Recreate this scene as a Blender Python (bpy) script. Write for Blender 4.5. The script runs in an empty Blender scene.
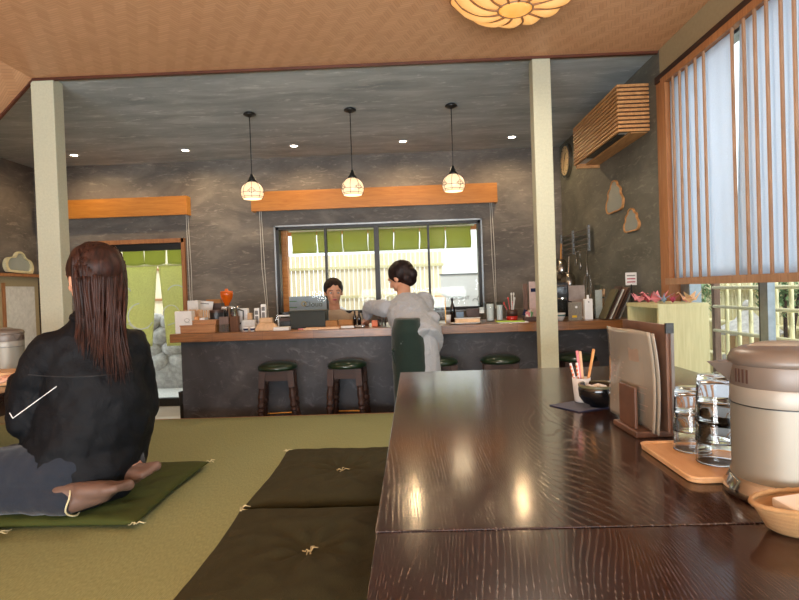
import bpy, bmesh, math, random
from mathutils import Vector, Matrix, noise
from mathutils.bvhtree import BVHTree
random.seed(7)
PI = math.pi
C = bpy.context.scene
col = C.collection

# ------------------------------------------------------------------ camera
cam_d = bpy.data.cameras.new('camera')
cam = bpy.data.objects.new('camera', cam_d); col.objects.link(cam)
cam_d.sensor_width = 36.0; cam_d.lens = 577.0 / 799.0 * 36.0
cam_d.clip_start = 0.02; cam_d.clip_end = 200
def _rot(y, p, r):
    cy, sy, cp, sp, cr, sr = math.cos(y), math.sin(y), math.cos(p), math.sin(p), math.cos(r), math.sin(r)
    A = Matrix(((1, 0, 0), (0, 0, 1), (0, -1, 0)))
    Ry = Matrix(((cy, 0, sy), (0, 1, 0), (-sy, 0, cy)))
    Rp = Matrix(((1, 0, 0), (0, cp, -sp), (0, sp, cp)))
    Rr = Matrix(((cr, -sr, 0), (sr, cr, 0), (0, 0, 1)))
    return Rr @ Rp @ Ry @ A
cam.matrix_world = Matrix.Translation((0, 0, 0.70)) @ _rot(-.0250593, .01660484, .03419907).transposed().to_4x4()
C.camera = cam

# ------------------------------------------------------------------ world, exposure
w = bpy.data.worlds.new('sky'); C.world = w; w.use_nodes = True
bg = w.node_tree.nodes['Background']
bg.inputs['Color'].default_value = (0.88, 0.94, 1.0, 1); bg.inputs['Strength'].default_value = 1.9
C.view_settings.view_transform = 'Standard'; C.view_settings.look = 'None'
C.view_settings.exposure = 0.38; C.view_settings.gamma = 1.0; C.view_settings.use_curve_mapping = False
try:
    C.cycles.use_denoising = True; C.cycles.denoiser = 'OPENIMAGEDENOISE'
    C.cycles.max_bounces = 8; C.cycles.diffuse_bounces = 5; C.cycles.transparent_max_bounces = 16
    C.cycles.transmission_bounces = 10; C.cycles.glossy_bounces = 5
    C.cycles.caustics_reflective = False; C.cycles.caustics_refractive = False
    C.cycles.sample_clamp_indirect = 6
except Exception: pass

def light(name, kind, loc, energy, color=(1, 1, 1), rot=(0, 0, 0), **kw):
    d = bpy.data.lights.new(name, kind); d.energy = energy; d.color = color
    for k, v in kw.items():
        if k == 'portal': d.cycles.is_portal = True
        else: setattr(d, k, v)
    o = bpy.data.objects.new(name, d); col.objects.link(o); o.location = loc; o.rotation_euler = rot
    return o
# daylight entering through the windows (sky portals); the two area lights behind the camera are added fills
light('portal_right', 'AREA', (1.60, 1.2, 0.75), 1, rot=(0, PI / 2, 0), shape='RECTANGLE', size=2.0, size_y=3.9, portal=1)
light('portal_back', 'AREA', (-0.32, 5.60, 0.85), 1, rot=(-PI / 2, 0, 0), shape='RECTANGLE', size=2.0, size_y=1.1, portal=1)
light('portal_door', 'AREA', (-2.62, 5.60, 0.45), 1, rot=(-PI / 2, 0, 0), shape='RECTANGLE', size=0.95, size_y=1.7, portal=1)
light('fill_rear', 'AREA', (-0.6, -2.35, .45), 230, (0.92, 0.96, 1.0), rot=(PI / 2 + .85, 0, 0), shape='RECTANGLE', size=3.6, size_y=.9)  # added fill, tilted up to brighten the ceilings; no lamp stands here
light('fill_right', 'AREA', (1.36, -1.5, .8), 130, (0.88, 0.95, 1.0), rot=(0, PI / 2 + .5, 0), shape='RECTANGLE', size=1.5, size_y=1.5)  # added side fill in front of the closed wall, no window here

light('sun', 'SUN', (0, -6, 8), 1.0, (1, .95, .86), rot=(math.radians(38), 0, math.radians(-22)), angle=.01)

# ------------------------------------------------------------------ materials
def rgb(r, g, b):   # sRGB 0..255 -> linear
    f = lambda c: (c / 255 / 12.92) if c / 255 <= .04045 else ((c / 255 + .055) / 1.055) ** 2.4
    return (f(r), f(g), f(b), 1)
class NT:
    def __init__(s, name):
        s.m = bpy.data.materials.new(name); s.m.use_nodes = True
        s.t = s.m.node_tree; s.b = s.t.nodes['Principled BSDF']; s.n = s.t.nodes
    def new(s, typ, **kw):
        n = s.n.new(typ)
        for k, v in kw.items(): setattr(n, k, v)
        return n
    def link(s, a, b): s.t.links.new(a, b)
    def coord(s, scale=(1, 1, 1), kind='Object', rot=(0, 0, 0)):
        tc = s.new('ShaderNodeTexCoord'); mp = s.new('ShaderNodeMapping')
        mp.inputs['Scale'].default_value = scale; mp.inputs['Rotation'].default_value = rot
        s.link(tc.outputs[kind], mp.inputs[0]); return mp.outputs[0]
    def noise(s, vec, scale, detail=4, rough=.55, dist=0.0):
        n = s.new('ShaderNodeTexNoise'); n.inputs['Scale'].default_value = scale
        n.inputs['Detail'].default_value = detail; n.inputs['Roughness'].default_value = rough
        n.inputs['Distortion'].default_value = dist; s.link(vec, n.inputs['Vector']); return n.outputs['Fac']
    def ramp(s, fac, stops, interp='LINEAR'):
        r = s.new('ShaderNodeValToRGB'); r.color_ramp.interpolation = interp
        while len(r.color_ramp.elements) < len(stops): r.color_ramp.elements.new(0.5)
        for e, (p, c) in zip(r.color_ramp.elements, stops): e.position = p; e.color = c
        s.link(fac, r.inputs[0]); return r.outputs[0]
    def math(s, op, a, b=None, c=None):
        n = s.new('ShaderNodeMath', operation=op)
        for i, v in enumerate((a, b, c)):
            if v is None: continue
            if isinstance(v, (int, float)): n.inputs[i].default_value = v
            else: s.link(v, n.inputs[i])
        return n.outputs[0]
    def mix(s, fac, a, b, mode='MIX'):
        n = s.new('ShaderNodeMix', data_type='RGBA', blend_type=mode)
        for idx, v in ((0, fac), (6, a), (7, b)):
            if isinstance(v, (int, float, tuple)): n.inputs[idx].default_value = v
            else: s.link(v, n.inputs[idx])
        return n.outputs[2]
    def bump(s, h, strength=.3, dist=.01):
        n = s.new('ShaderNodeBump'); n.inputs['Strength'].default_value = strength; n.inputs['Distance'].default_value = dist
        s.link(h, n.inputs['Height']); s.link(n.outputs[0], s.b.inputs['Normal'])
    def color(s, c):
        if isinstance(c, tuple): s.b.inputs['Base Color'].default_value = c
        else: s.link(c, s.b.inputs['Base Color'])
    def set(s, **kw):
        for k, v in kw.items(): s.b.inputs[k.replace('_', ' ')].default_value = v

def plain(name, c, rough=.5, metal=0.0, var=.12, vs=30, bump=0.0, coat=0.0, spec=.5):
    m = NT(name); v = m.coord(); f = m.noise(v, vs, 3)
    d = tuple(x * (1 - var) for x in c[:3]) + (1,); l = tuple(min(1, x * (1 + var)) for x in c[:3]) + (1,)
    m.color(m.ramp(f, [(.3, d), (.7, l)])); m.set(Roughness=rough, Metallic=metal, Coat_Weight=coat, Specular_IOR_Level=spec)
    if bump: m.bump(f, bump, .003)
    return m.m
def plaster(name, dark, mid, light_, streak=(1.2, 1.2, 2.6), bump=.25, sc=1.6, rough=.62):
    m = NT(name); v = m.coord(streak)
    a = m.noise(v, sc, 8, .62, .6)
    base = m.ramp(a, [(.28, dark), (.52, mid), (.78, light_)])
    v2 = m.coord((streak[0] * 2, streak[1] * 2, streak[2] * 4))
    b = m.noise(v2, 3.2, 9, .7, 1.2)
    fl = m.ramp(b, [(.55, (0, 0, 0, 1)), (.70, (1, 1, 1, 1))])
    g = m.math('MULTIPLY', fl, .5)
    m.color(m.mix(g, base, tuple(min(1, x * 1.7) for x in light_[:3]) + (1,)))
    m.set(Roughness=rough); m.bump(b, bump, .006); return m.m
def wood(name, a, b, scale=(1, 12, 12), rough=.45, planks=None, bump=.1, coat=0.0, ns=3.0):
    m = NT(name); v = m.coord(scale); n = m.noise(v, ns, 6, .6, .8)
    c = m.ramp(n, [(.3, a), (.7, b)])
    if planks:
        bv = m.coord(planks[0]); br = m.new('ShaderNodeTexBrick'); br.offset = .37
        br.inputs['Scale'].default_value = 1; br.inputs['Mortar Size'].default_value = planks[1]
        br.inputs['Brick Width'].default_value = planks[2]; br.inputs['Row Height'].default_value = planks[3]
        br.inputs['Color1'].default_value = (.80, .80, .80, 1); br.inputs['Color2'].default_value = (1.12, 1.1, 1.05, 1)
        br.inputs['Mortar'].default_value = (.62, .55, .5, 1); m.link(bv, br.inputs[0])
        c = m.mix(1.0, c, br.outputs[0], 'MULTIPLY')
    m.color(c); m.set(Roughness=rough, Coat_Weight=coat); m.bump(n, bump, .002); return m.m
def cloth(name, c, rough=.85, var=.12, weave=350, sheen=.2, bump=.25, wr=6, spec=.3):
    m = NT(name); v = m.coord(); n = m.noise(v, weave, 2); w_ = m.noise(v, wr, 4, .6, .5)
    d = tuple(x * (1 - var) for x in c[:3]) + (1,); l = tuple(min(1, x * (1 + var)) for x in c[:3]) + (1,)
    m.color(m.ramp(n, [(.3, d), (.7, l)])); m.set(Roughness=rough, Sheen_Weight=sheen, Specular_IOR_Level=spec)
    h = m.math('ADD', m.math('MULTIPLY', n, .15), w_); m.bump(h, bump, .02); return m.m
def glow(name, c, s, base=(.9, .8, .6, 1)):
    m = NT(name); m.color(base); m.set(Roughness=.35)
    m.b.inputs['Emission Color'].default_value = c; m.b.inputs['Emission Strength'].default_value = s; return m.m
def pane_glass(name, tint=(.95, .98, .97, 1), refl=1.0):
    m = NT(name); m.n.remove(m.b); out = m.n['Material Output']
    tr = m.new('ShaderNodeBsdfTransparent'); tr.inputs[0].default_value = tint
    gl = m.new('ShaderNodeBsdfGlossy'); gl.inputs['Roughness'].default_value = .02
    lw = m.new('ShaderNodeLayerWeight'); lw.inputs[0].default_value = .5
    fr = m.math('ADD', m.math('MULTIPLY', m.math('POWER', lw.outputs['Facing'], 5), .9), .03)
    mx = m.new('ShaderNodeMixShader'); m.link(m.math('MULTIPLY', fr, refl * .22), mx.inputs[0])
    m.link(tr.outputs[0], mx.inputs[1]); m.link(gl.outputs[0], mx.inputs[2]); m.link(mx.outputs[0], out.inputs[0]); return m.m
def thin_cloth(name, c, trans=.6, weave=400, ramp_stain=None):
    m = NT(name); out = m.n['Material Output']; v = m.coord(); n = m.noise(v, weave, 3)
    d = tuple(x * .85 for x in c[:3]) + (1,)
    cc = m.ramp(n, [(.3, d), (.7, c)])
    df = m.new('ShaderNodeBsdfDiffuse'); tl = m.new('ShaderNodeBsdfTranslucent'); mx = m.new('ShaderNodeMixShader')
    m.link(cc, df.inputs[0]); m.link(cc, tl.inputs[0]); mx.inputs[0].default_value = trans
    m.link(df.outputs[0], mx.inputs[1]); m.link(tl.outputs[0], mx.inputs[2]); m.link(mx.outputs[0], out.inputs[0])
    m.n.remove(m.b); return m.m

def mat_ajiro():   # woven wood herringbone ceiling paper
    m = NT('woven_wood_ceiling'); v = m.coord((62, 62, 62), rot=(0, 0, math.radians(20)))
    sx = m.new('ShaderNodeSeparateXYZ'); m.link(v, sx.inputs[0]); u, w_ = sx.outputs[0], sx.outputs[1]
    i, j = m.math('FLOOR', u), m.math('FLOOR', w_); fu, fv = m.math('FRACT', u), m.math('FRACT', w_)
    s = m.math('ADD', i, j); k = m.math('FLOORED_MODULO', s, 8); h = m.math('LESS_THAN', k, 4)
    def edge(f): return m.math('LESS_THAN', m.math('ABSOLUTE', m.math('SUBTRACT', f, .5)), .42)
    e = m.math('ADD', m.math('MULTIPLY', h, edge(fv)), m.math('MULTIPLY', m.math('SUBTRACT', 1, h), edge(fu)))
    idn = m.math('ADD', m.math('MULTIPLY', h, j), m.math('MULTIPLY', m.math('SUBTRACT', 1, h), m.math('ADD', i, 517)))
    wn = m.new('ShaderNodeTexWhiteNoise', noise_dimensions='2D'); cb = m.new('ShaderNodeCombineXYZ')
    m.link(idn, cb.inputs[0]); m.link(m.math('FLOOR', m.math('DIVIDE', s, 8)), cb.inputs[1]); m.link(cb.outputs[0], wn.inputs['Vector'])
    fac = m.math('ADD', m.math('MULTIPLY', wn.outputs['Value'], .35), m.math('MULTIPLY', h, .18))
    c = m.ramp(fac, [(0, rgb(204, 148, 106)), (1, rgb(236, 184, 140))])
    big = m.noise(m.coord(), 1.3, 3)
    c = m.mix(m.math('MULTIPLY', m.math('SUBTRACT', 1, e), .45), c, rgb(158, 108, 74))
    m.color(m.mix(m.math('MULTIPLY', big, .25), c, rgb(222, 170, 128))); m.set(Roughness=.5); m.bump(e, .25, .002); return m.m
def mat_table():   # dark stained oak, pale filled grain
    m = NT('dark_oak_table'); v = m.coord((1, .16, 1)); big = m.noise(v, 3.2, 2, .5, .4)
    sx = m.new('ShaderNodeSeparateXYZ'); m.link(m.coord(), sx.inputs[0])
    fine = m.noise(m.coord((90, 7, 1)), 1.0, 4, .6)
    ph = m.math('ADD', m.math('MULTIPLY', big, 70), m.math('MULTIPLY', sx.outputs[0], 190))
    ph = m.math('ADD', ph, m.math('MULTIPLY', fine, .55))
    wv = m.math('SINE', m.math('MULTIPLY', ph, 6.283 * .95))
    line = m.ramp(wv, [(.35, (0, 0, 0, 1)), (1.0, (1, 1, 1, 1))])
    dash = m.ramp(m.noise(m.coord((260, 14, 1)), 2.0, 3, .6), [(.42, (0, 0, 0, 1)), (.6, (1, 1, 1, 1))])
    g = m.math('MULTIPLY', m.math('MULTIPLY', line, dash), .32)
    base = m.ramp(m.noise(m.coord((8, 1, 1)), 2, 3), [(.3, rgb(38, 22, 18)), (.7, rgb(52, 31, 25))])
    m.color(m.mix(g, base, rgb(112, 94, 84))); m.set(Specular_IOR_Level=.62)
    ro = m.ramp(g, [(0, (.14, .14, .14, 1)), (1, (.36, .36, .36, 1))]); m.link(ro, m.b.inputs['Roughness'])
    m.bump(g, .2, -.001); return m.m
def mat_tatami():
    m = NT('tatami_weave'); v = m.coord((1, 1, 1)); wv = m.new('ShaderNodeTexWave'); wv.bands_direction = 'X'
    wv.inputs['Scale'].default_value = 70; wv.inputs['Distortion'].default_value = 1.5; m.link(v, wv.inputs[0])
    n = m.noise(m.coord((260, 60, 60)), 1, 3); big = m.noise(v, 2.5, 4, .6)
    c = m.ramp(n, [(.3, rgb(122, 126, 84)), (.7, rgb(156, 160, 114))])
    m.color(m.mix(m.math('MULTIPLY', big, .4), c, rgb(118, 124, 80))); m.set(Roughness=.75)
    m.bump(m.math('ADD', wv.outputs['Fac'], n), .3, .002); return m.m
def mat_petalglass(name, c, s):
    m = NT(name); n = m.noise(m.coord(), 9, 4)
    m.color(tuple(x * .5 + .1 for x in c[:3]) + (1,)); m.set(Roughness=.3)
    m.link(m.ramp(n, [(.3, tuple(x * .85 for x in c[:3]) + (1,)), (.7, c)]), m.b.inputs['Emission Color']); m.b.inputs['Emission Strength'].default_value = s
    return m.m
def real_glass(name, c=(1, 1, 1, 1), rough=0.0, ior=1.45):
    m = NT(name); m.color(c); m.set(Transmission_Weight=1.0, Roughness=rough, IOR=ior)
    return m.m

M = dict(
    wallg=plaster('dark_grey_plaster', rgb(78, 72, 68), rgb(106, 99, 92), rgb(142, 133, 122)),
    wallr=plaster('green_grey_plaster', rgb(74, 74, 68), rgb(98, 98, 90), rgb(126, 125, 114)),
    ceilg=plaster('grey_ceiling_plaster', rgb(138, 146, 150), rgb(166, 173, 176), rgb(200, 206, 208), (.9, 3.2, 1)),
    panelg=plaster('trowelled_counter_plaster', rgb(40, 40, 43), rgb(64, 64, 68), rgb(98, 98, 100), (1.4, 1.4, 1.2)),
    beige=plain('beige_plaster', rgb(160, 145, 112), .85, 0, .05, 60, .15),
    pillar=plain('cream_textured_pillar', rgb(184, 182, 158), .8, 0, .06, 90, .25),
    ajiro=mat_ajiro(), table=mat_table(), tatami=mat_tatami(),
    trimred=wood('red_brown_trim', rgb(70, 34, 22), rgb(98, 52, 34)),
    darkwood=wood('dark_brown_wood', rgb(38, 20, 12), rgb(64, 34, 20), (3, 3, 14), .6, coat=0),
    honey=wood('honey_wood', rgb(196, 128, 46), rgb(226, 160, 70), (1.5, 14, 14), .42, ((3.2, 3.2, 3.2), .002, 1.1, .16)),
    counterw=wood('laminated_counter_wood', rgb(104, 66, 36), rgb(154, 104, 60), (2, 14, 20), .3, ((4, 4, 60), .004, 1.3, .9), coat=.2),
    orangew=wood('orange_window_wood', rgb(136, 86, 50), rgb(170, 116, 72), (14, 14, 1.5), .5),
    slatw=wood('cedar_slats', rgb(170, 116, 66), rgb(210, 156, 100), (14, 2, 14), .5),
    lattw=wood('lattice_wood', rgb(138, 104, 78), rgb(172, 134, 104), (14, 14, 2), .5),
    outbeam=wood('orange_timber', rgb(196, 110, 52), rgb(232, 156, 92), (1, 12, 12), .6),
    palebirch=wood('pale_birch_board', rgb(184, 180, 134), rgb(204, 200, 156), (20, 20, 1.5), .5, bump=.03),
    lightw=wood('light_tray_wood', rgb(196, 150, 102), rgb(222, 182, 136), (12, 2, 12), .4),
    boxw=wood('box_wood', rgb(150, 98, 56), rgb(186, 132, 82), (2, 14, 14), .5),
    menuw=wood('brown_menu_board', rgb(84, 56, 40), rgb(112, 78, 58), (16, 3, 3), .5),
    tile=plain('pale_floor_tile', rgb(176, 172, 164), .35, 0, .08, 5),
    black=plain('black_metal', rgb(22, 22, 22), .35, 0, .1), blackm=plain('black_matte', rgb(28, 28, 30), .7),
    alu=plain('silver_aluminium', rgb(140, 146, 150), .35, .7), steel=plain('brushed_steel', rgb(170, 166, 160), .25, 1, .06),
    darkalu=plain('dark_aluminium', rgb(40, 40, 40), .4, .3),
    sheer=thin_cloth('white_blind_cloth', (.78, .87, .98, 1), .55), lime=thin_cloth('lime_noren_cloth', rgb(240, 238, 176), .5, 60),
    green=thin_cloth('moss_noren_cloth', rgb(214, 218, 118), .45),
    pane=pane_glass('window_glass'), acryl=pane_glass('clear_acrylic', (.9, .93, .93, 1), 1.5),
    glass=real_glass('clear_tumbler_glass', ior=1.33), gamber=real_glass('amber_plastic', rgb(240, 140, 30), .05, 1.3),
    white=plain('white_paint', rgb(232, 232, 230), .5, 0, .04), paper=plain('white_paper', rgb(222, 220, 216), .8, 0, .04),
    bamboo=wood('pale_bamboo', rgb(206, 192, 142), rgb(232, 222, 178), (30, 30, 2), .4),
    bamboo2=wood('old_bamboo', rgb(186, 172, 126), rgb(216, 204, 160), (30, 30, 2), .5),
    stone=plain('grey_stone', rgb(176, 170, 164), .9, 0, .25, 25, .4), gravel=plain('pale_gravel', rgb(206, 202, 194), .95, 0, .2, 60, .6),
    fencec=wood('cream_fence_board', rgb(226, 206, 168), rgb(244, 230, 198), (20, 1, 1), .7),
    leaf=plain('garden_leaf', rgb(112, 136, 92), .6, 0, .4, 12), greenp=plain('dark_green_leather', rgb(26, 44, 26), .28, 0, .15, coat=.3),
    zab=cloth('olive_cushion_cotton', rgb(48, 44, 20), bump=.5, wr=5, sheen=0), zab2=cloth('moss_cushion_cotton', rgb(60, 66, 22), bump=.5, wr=5, sheen=0),
    thread=plain('cream_thread', rgb(206, 196, 156), .9), jacket=cloth('black_nylon', rgb(12, 14, 18), .6, .1, 500, 0, .5, 9, .18),
    denim=cloth('dark_denim', rgb(34, 40, 50), .9, .25, 500), hair=None,
    skin=plain('skin', rgb(202, 150, 122), .5, 0, .05, 20), sock=plain('sheer_stocking_skin', rgb(104, 80, 68), .55, 0, .06),
    blouse=cloth('white_cotton', rgb(160, 163, 168), .85, .05, 400, .2, .6, 16), apron=cloth('dark_green_cotton', rgb(22, 40, 34)),
    beigec=cloth('beige_shirt', rgb(168, 152, 134)), taupe=plain('taupe_plastic', rgb(104, 93, 83), .4, .12, .04, 8),
    taupel=plain('pale_taupe_plastic', rgb(140, 134, 122), .4, .2, .04, 8), satin=plain('satin_steel_body', rgb(132, 128, 116), .48, .35, .03, 8),
    chrome=plain('chrome', rgb(190, 188, 186), .12, 1, .03), navy=cloth('navy_cloth', rgb(20, 32, 66)),
    blackgl=plain('black_glaze', rgb(14, 15, 17), .12, 0, .2, coat=.6), glaze=plain('greenish_rim_glaze', rgb(96, 96, 72), .25),
    red=plain('red_lacquer', rgb(176, 36, 26), .3), orange=plain('orange_packet', rgb(224, 106, 44), .5), pink=plain('pink_paper', rgb(212, 132, 140), .8),
    pinkdk=plain('crimson_paper', rgb(168, 60, 84), .8), blue=plain('blue_paper', rgb(122, 146, 170), .8), sand=plain('sand_paper', rgb(212, 176, 138), .8),
    kraft=plain('kraft_cardboard', rgb(160, 112, 64), .8), limep=plain('lime_folder', rgb(166, 196, 58), .5), brown=plain('dark_brown_board', rgb(66, 42, 32), .5),
    chop=wood('orange_chopstick', rgb(188, 126, 66), rgb(216, 156, 92)), milky=plain('milky_plastic', rgb(206, 204, 198), .4),
    film=None, grey=plain('grey_print', rgb(120, 120, 118), .8), yellow=plain('yellow_print', rgb(226, 184, 40), .6), greenpr=plain('green_print', rgb(96, 150, 96), .7),
    mirror=plain('mirror_glass', rgb(200, 206, 196), .1, .55, .01), wicker=None, teal=plain('teal_stripe', rgb(70, 120, 120), .4), gold=plain('brass', rgb(170, 126, 60), .3, .9),
    darkbag=plain('dark_green_box', rgb(26, 32, 24), .6), walnut=wood('walnut_stripe_board', rgb(92, 64, 50), rgb(126, 94, 74), (40, 3, 3), .5))
def mk_hair(name, a, b):
    m = NT(name); n = m.noise(m.coord((60, 60, 4)), 1, 4); m.color(m.ramp(n, [(.3, a), (.7, b)])); m.set(Roughness=.5, Specular_IOR_Level=.2); m.bump(n, .4, .003); return m.m
M['hair'] = mk_hair('dark_brown_hair', rgb(22, 12, 9), rgb(64, 36, 27)); M['hair2'] = mk_hair('black_hair', rgb(16, 12, 12), rgb(42, 26, 24))
def mk_wicker():
    m = NT('woven_wicker'); v = m.coord(); n = m.noise(m.coord((1, 1, 1)), 120, 2)
    w1 = m.new('ShaderNodeTexWave'); w1.bands_direction = 'Z'; w1.inputs['Scale'].default_value = 60; w1.inputs['Distortion'].default_value = 9; w1.inputs['Detail Scale'].default_value = 30; m.link(v, w1.inputs[0])
    c = m.mix(m.math('MULTIPLY', w1.outputs['Fac'], .6), rgb(206, 164, 112), rgb(150, 104, 60)); m.color(c); m.set(Roughness=.6); m.bump(w1.outputs['Fac'], .6, .003); return m.m
M['wicker'] = mk_wicker()
def mk_film():   # clear plastic sleeve over a printed page
    m = NT('plastic_sleeve_page'); n = m.noise(m.coord((3, 3, 3)), 2.0, 2, .5)
    m.color(m.ramp(n, [(.35, rgb(158, 150, 134)), (.7, rgb(138, 128, 112))])); m.set(Roughness=.16, Coat_Weight=.5); m.bump(m.noise(m.coord(), 7, 3), .25, .01); return m.m
M['film'] = mk_film()

# ------------------------------------------------------------------ mesh helpers
class MB:
    def __init__(s): s.b = bmesh.new()
    def _x(s, vs, mat): bmesh.ops.transform(s.b, matrix=mat, verts=vs)
    def box(s, x0, x1, y0, y1, z0, z1, rot=None, bev=0.0):
        r = bmesh.ops.create_cube(s.b, size=1)['verts']
        c = Vector(((x0 + x1) / 2, (y0 + y1) / 2, (z0 + z1) / 2))
        m = Matrix.Diagonal((x1 - x0, y1 - y0, z1 - z0, 1))
        if bev:
            s._x(r, m); es = list({e for v in r for e in v.link_edges})
            g = bmesh.ops.bevel(s.b, geom=es, offset=bev, segments=2, affect='EDGES', profile=.6)
            r = list({v for f in g['faces'] for v in f.verts} | {v for v in r if v.is_valid}); m = Matrix.Identity(4)
            r = s._island(r[0])
        s._x(r, Matrix.Translation(c) @ (rot.to_4x4() if rot else Matrix.Identity(4)) @ m); return s
    def _island(s, v0):
        seen = {v0}; st = [v0]
        while st:
            v = st.pop()
            for e in v.link_edges:
                o = e.other_vert(v)
                if o not in seen: seen.add(o); st.append(o)
        return list(seen)
    def cyl(s, p0, p1, r0, r1=None, seg=16, caps=True):
        p0, p1 = Vector(p0), Vector(p1); r1 = r0 if r1 is None else r1; d = p1 - p0
        r = bmesh.ops.create_cone(s.b, cap_ends=caps, segments=seg, radius1=max(r0, 1e-5), radius2=max(r1, 1e-5), depth=d.length)['verts']
        s._x(r, Matrix.Translation((p0 + p1) / 2) @ d.to_track_quat('Z', 'Y').to_matrix().to_4x4()); return s
    def ball(s, c, r, rot=None, seg=14):
        r = (r, r, r) if isinstance(r, (int, float)) else r
        v = bmesh.ops.create_uvsphere(s.b, u_segments=seg, v_segments=max(6, seg * 2 // 3), radius=1)['verts']
        s._x(v, Matrix.Translation(Vector(c)) @ (rot.to_4x4() if rot else Matrix.Identity(4)) @ Matrix.Diagonal((*r, 1))); return s
    def cap(s, p0, r0, p1, r1, seg=12):
        s.cyl(p0, p1, r0, r1, seg); s.ball(p0, r0, seg=seg); s.ball(p1, r1, seg=seg); return s
    def chain(s, pts, seg=12):
        for (a, ra), (b, rb) in zip(pts, pts[1:]): s.cap(a, ra, b, rb, seg)
        return s
    def lathe(s, prof, c=(0, 0, 0), seg=32, fn=None, close=False):
        rings = []
        for r, z in prof:
            ring = []
            for k in range(seg):
                a = 2 * PI * k / seg; rr, zz = (r, z) if fn is None else fn(r, z, a)
                ring.append(s.b.verts.new((c[0] + rr * math.cos(a), c[1] + rr * math.sin(a), c[2] + zz)))
            rings.append(ring)
        for a, b in zip(rings, rings[1:]):
            for k in range(seg): s.b.faces.new((a[k], a[(k + 1) % seg], b[(k + 1) % seg], b[k]))
        if close: s.b.faces.new(rings[0][::-1]); s.b.faces.new(rings[-1])
        return s
    def loft(s, rings, seg=24):   # rings: (centre, half-vector u, half-vector v)
        rr = []
        for c, u, v in rings:
            c, u, v = Vector(c), Vector(u), Vector(v)
            rr.append([s.b.verts.new(c + u * math.cos(2 * PI * k / seg) + v * math.sin(2 * PI * k / seg)) for k in range(seg)])
        for a, b in zip(rr, rr[1:]):
            for k in range(seg): s.b.faces.new((a[k], a[(k + 1) % seg], b[(k + 1) % seg], b[k]))
        s.b.faces.new(rr[0][::-1]); s.b.faces.new(rr[-1]); return s
    def tube(s, pts, r, seg=8):
        pts = [Vector(p) for p in pts]; rings = []
        for i, p in enumerate(pts):
            t = (pts[min(i + 1, len(pts) - 1)] - pts[max(i - 1, 0)]).normalized()
            q = t.to_track_quat('Z', 'Y'); ri = r[i] if isinstance(r, (list, tuple)) else r
            if rings:   # keep frames from flipping
                pu = (prev - t * prev.dot(t)).normalized()
            else: pu = q @ Vector((1, 0, 0))
            prev = pu; pv = t.cross(pu)
            rings.append([s.b.verts.new(p + (pu * math.cos(2 * PI * k / seg) + pv * math.sin(2 * PI * k / seg)) * ri) for k in range(seg)])
        for a, b in zip(rings, rings[1:]):
            for k in range(seg): s.b.faces.new((a[k], a[(k + 1) % seg], b[(k + 1) % seg], b[k]))
        s.b.faces.new(rings[0][::-1]); s.b.faces.new(rings[-1]); return s
    def prism(s, poly, a0, a1, axis='X'):
        def P(p, a): return {'X': (a, p[0], p[1]), 'Y': (p[0], a, p[1]), 'Z': (p[0], p[1], a)}[axis]
        A = [s.b.verts.new(P(p, a0)) for p in poly]; B = [s.b.verts.new(P(p, a1)) for p in poly]
        s.b.faces.new(A[::-1]); s.b.faces.new(B); n = len(poly)
        for k in range(n): s.b.faces.new((A[k], A[(k + 1) % n], B[(k + 1) % n], B[k]))
        return s
    def ribbon(s, poly, inner, a0, a1, axis='X'):   # ring between two outlines
        def P(p, a): return {'X': (a, p[0], p[1]), 'Y': (p[0], a, p[1])}[axis]
        n = len(poly); L = [[s.b.verts.new(P(p, a)) for p in q] for q in (poly, inner) for a in (a0, a1)]
        for (a, b) in ((0, 1), (1, 3), (3, 2), (2, 0)):
            for k in range(n): s.b.faces.new((L[a][k], L[a][(k + 1) % n], L[b][(k + 1) % n], L[b][k]))
        return s
    def grid(s, fn, nu, nv):
        V = [[s.b.verts.new(fn(i / nu, j / nv)) for j in range(nv + 1)] for i in range(nu + 1)]
        for i in range(nu):
            for j in range(nv): s.b.faces.new((V[i][j], V[i + 1][j], V[i + 1][j + 1], V[i][j + 1]))
        return s
    def build(s, name, mat, parent=None, smooth=False, bevel=0, origin=None):
        bmesh.ops.recalc_face_normals(s.b, faces=s.b.faces)
        if origin is not None: bmesh.ops.translate(s.b, verts=s.b.verts, vec=-Vector(origin))
        me = bpy.data.meshes.new(name); s.b.to_mesh(me); s.b.free()
        if smooth:
            for p in me.polygons: p.use_smooth = True
        o = bpy.data.objects.new(name, me); col.objects.link(o)
        mats = mat if isinstance(mat, list) else [mat]
        for x in mats: me.materials.append(x)
        if parent: o.parent = parent
        if origin is not None: o.location = origin
        if bevel:
            md = o.modifiers.new('bevel', 'BEVEL'); md.width = bevel; md.segments = 2; md.limit_method = 'ANGLE'
        return o
def tag(o, label, cat, group=None, kind=None):
    o['label'] = label; o['category'] = cat
    if group: o['group'] = group
    if kind: o['kind'] = kind
    return o
def thing(name, label, cat, loc=(0, 0, 0), rz=0, group=None, kind=None):
    o = bpy.data.objects.new(name, None); col.objects.link(o); o.location = loc; o.rotation_euler = (0, 0, rz)
    o.empty_display_size = .05
    return tag(o, label, cat, group, kind)
def dup(root, loc=None, rz=None, label=None, group=None):
    r = root.copy(); col.objects.link(r)
    if loc is not None: r.location = loc
    if rz is not None: r.rotation_euler = (0, 0, rz)
    if label: r['label'] = label
    if group: r['group'] = group
    for ch in list(root.children):
        c = ch.copy(); col.objects.link(c); c.parent = r
        for g in list(ch.children):
            d = g.copy(); col.objects.link(d); d.parent = c
    return r
def rz(a): return Matrix.Rotation(a, 3, 'Z')
def rx(a): return Matrix.Rotation(a, 3, 'X')
def ry(a): return Matrix.Rotation(a, 3, 'Y')
def S(name, mb, mat, label, cat, **k): return tag(mb.build(name, mat, **k), label, cat, kind='structure')

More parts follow.
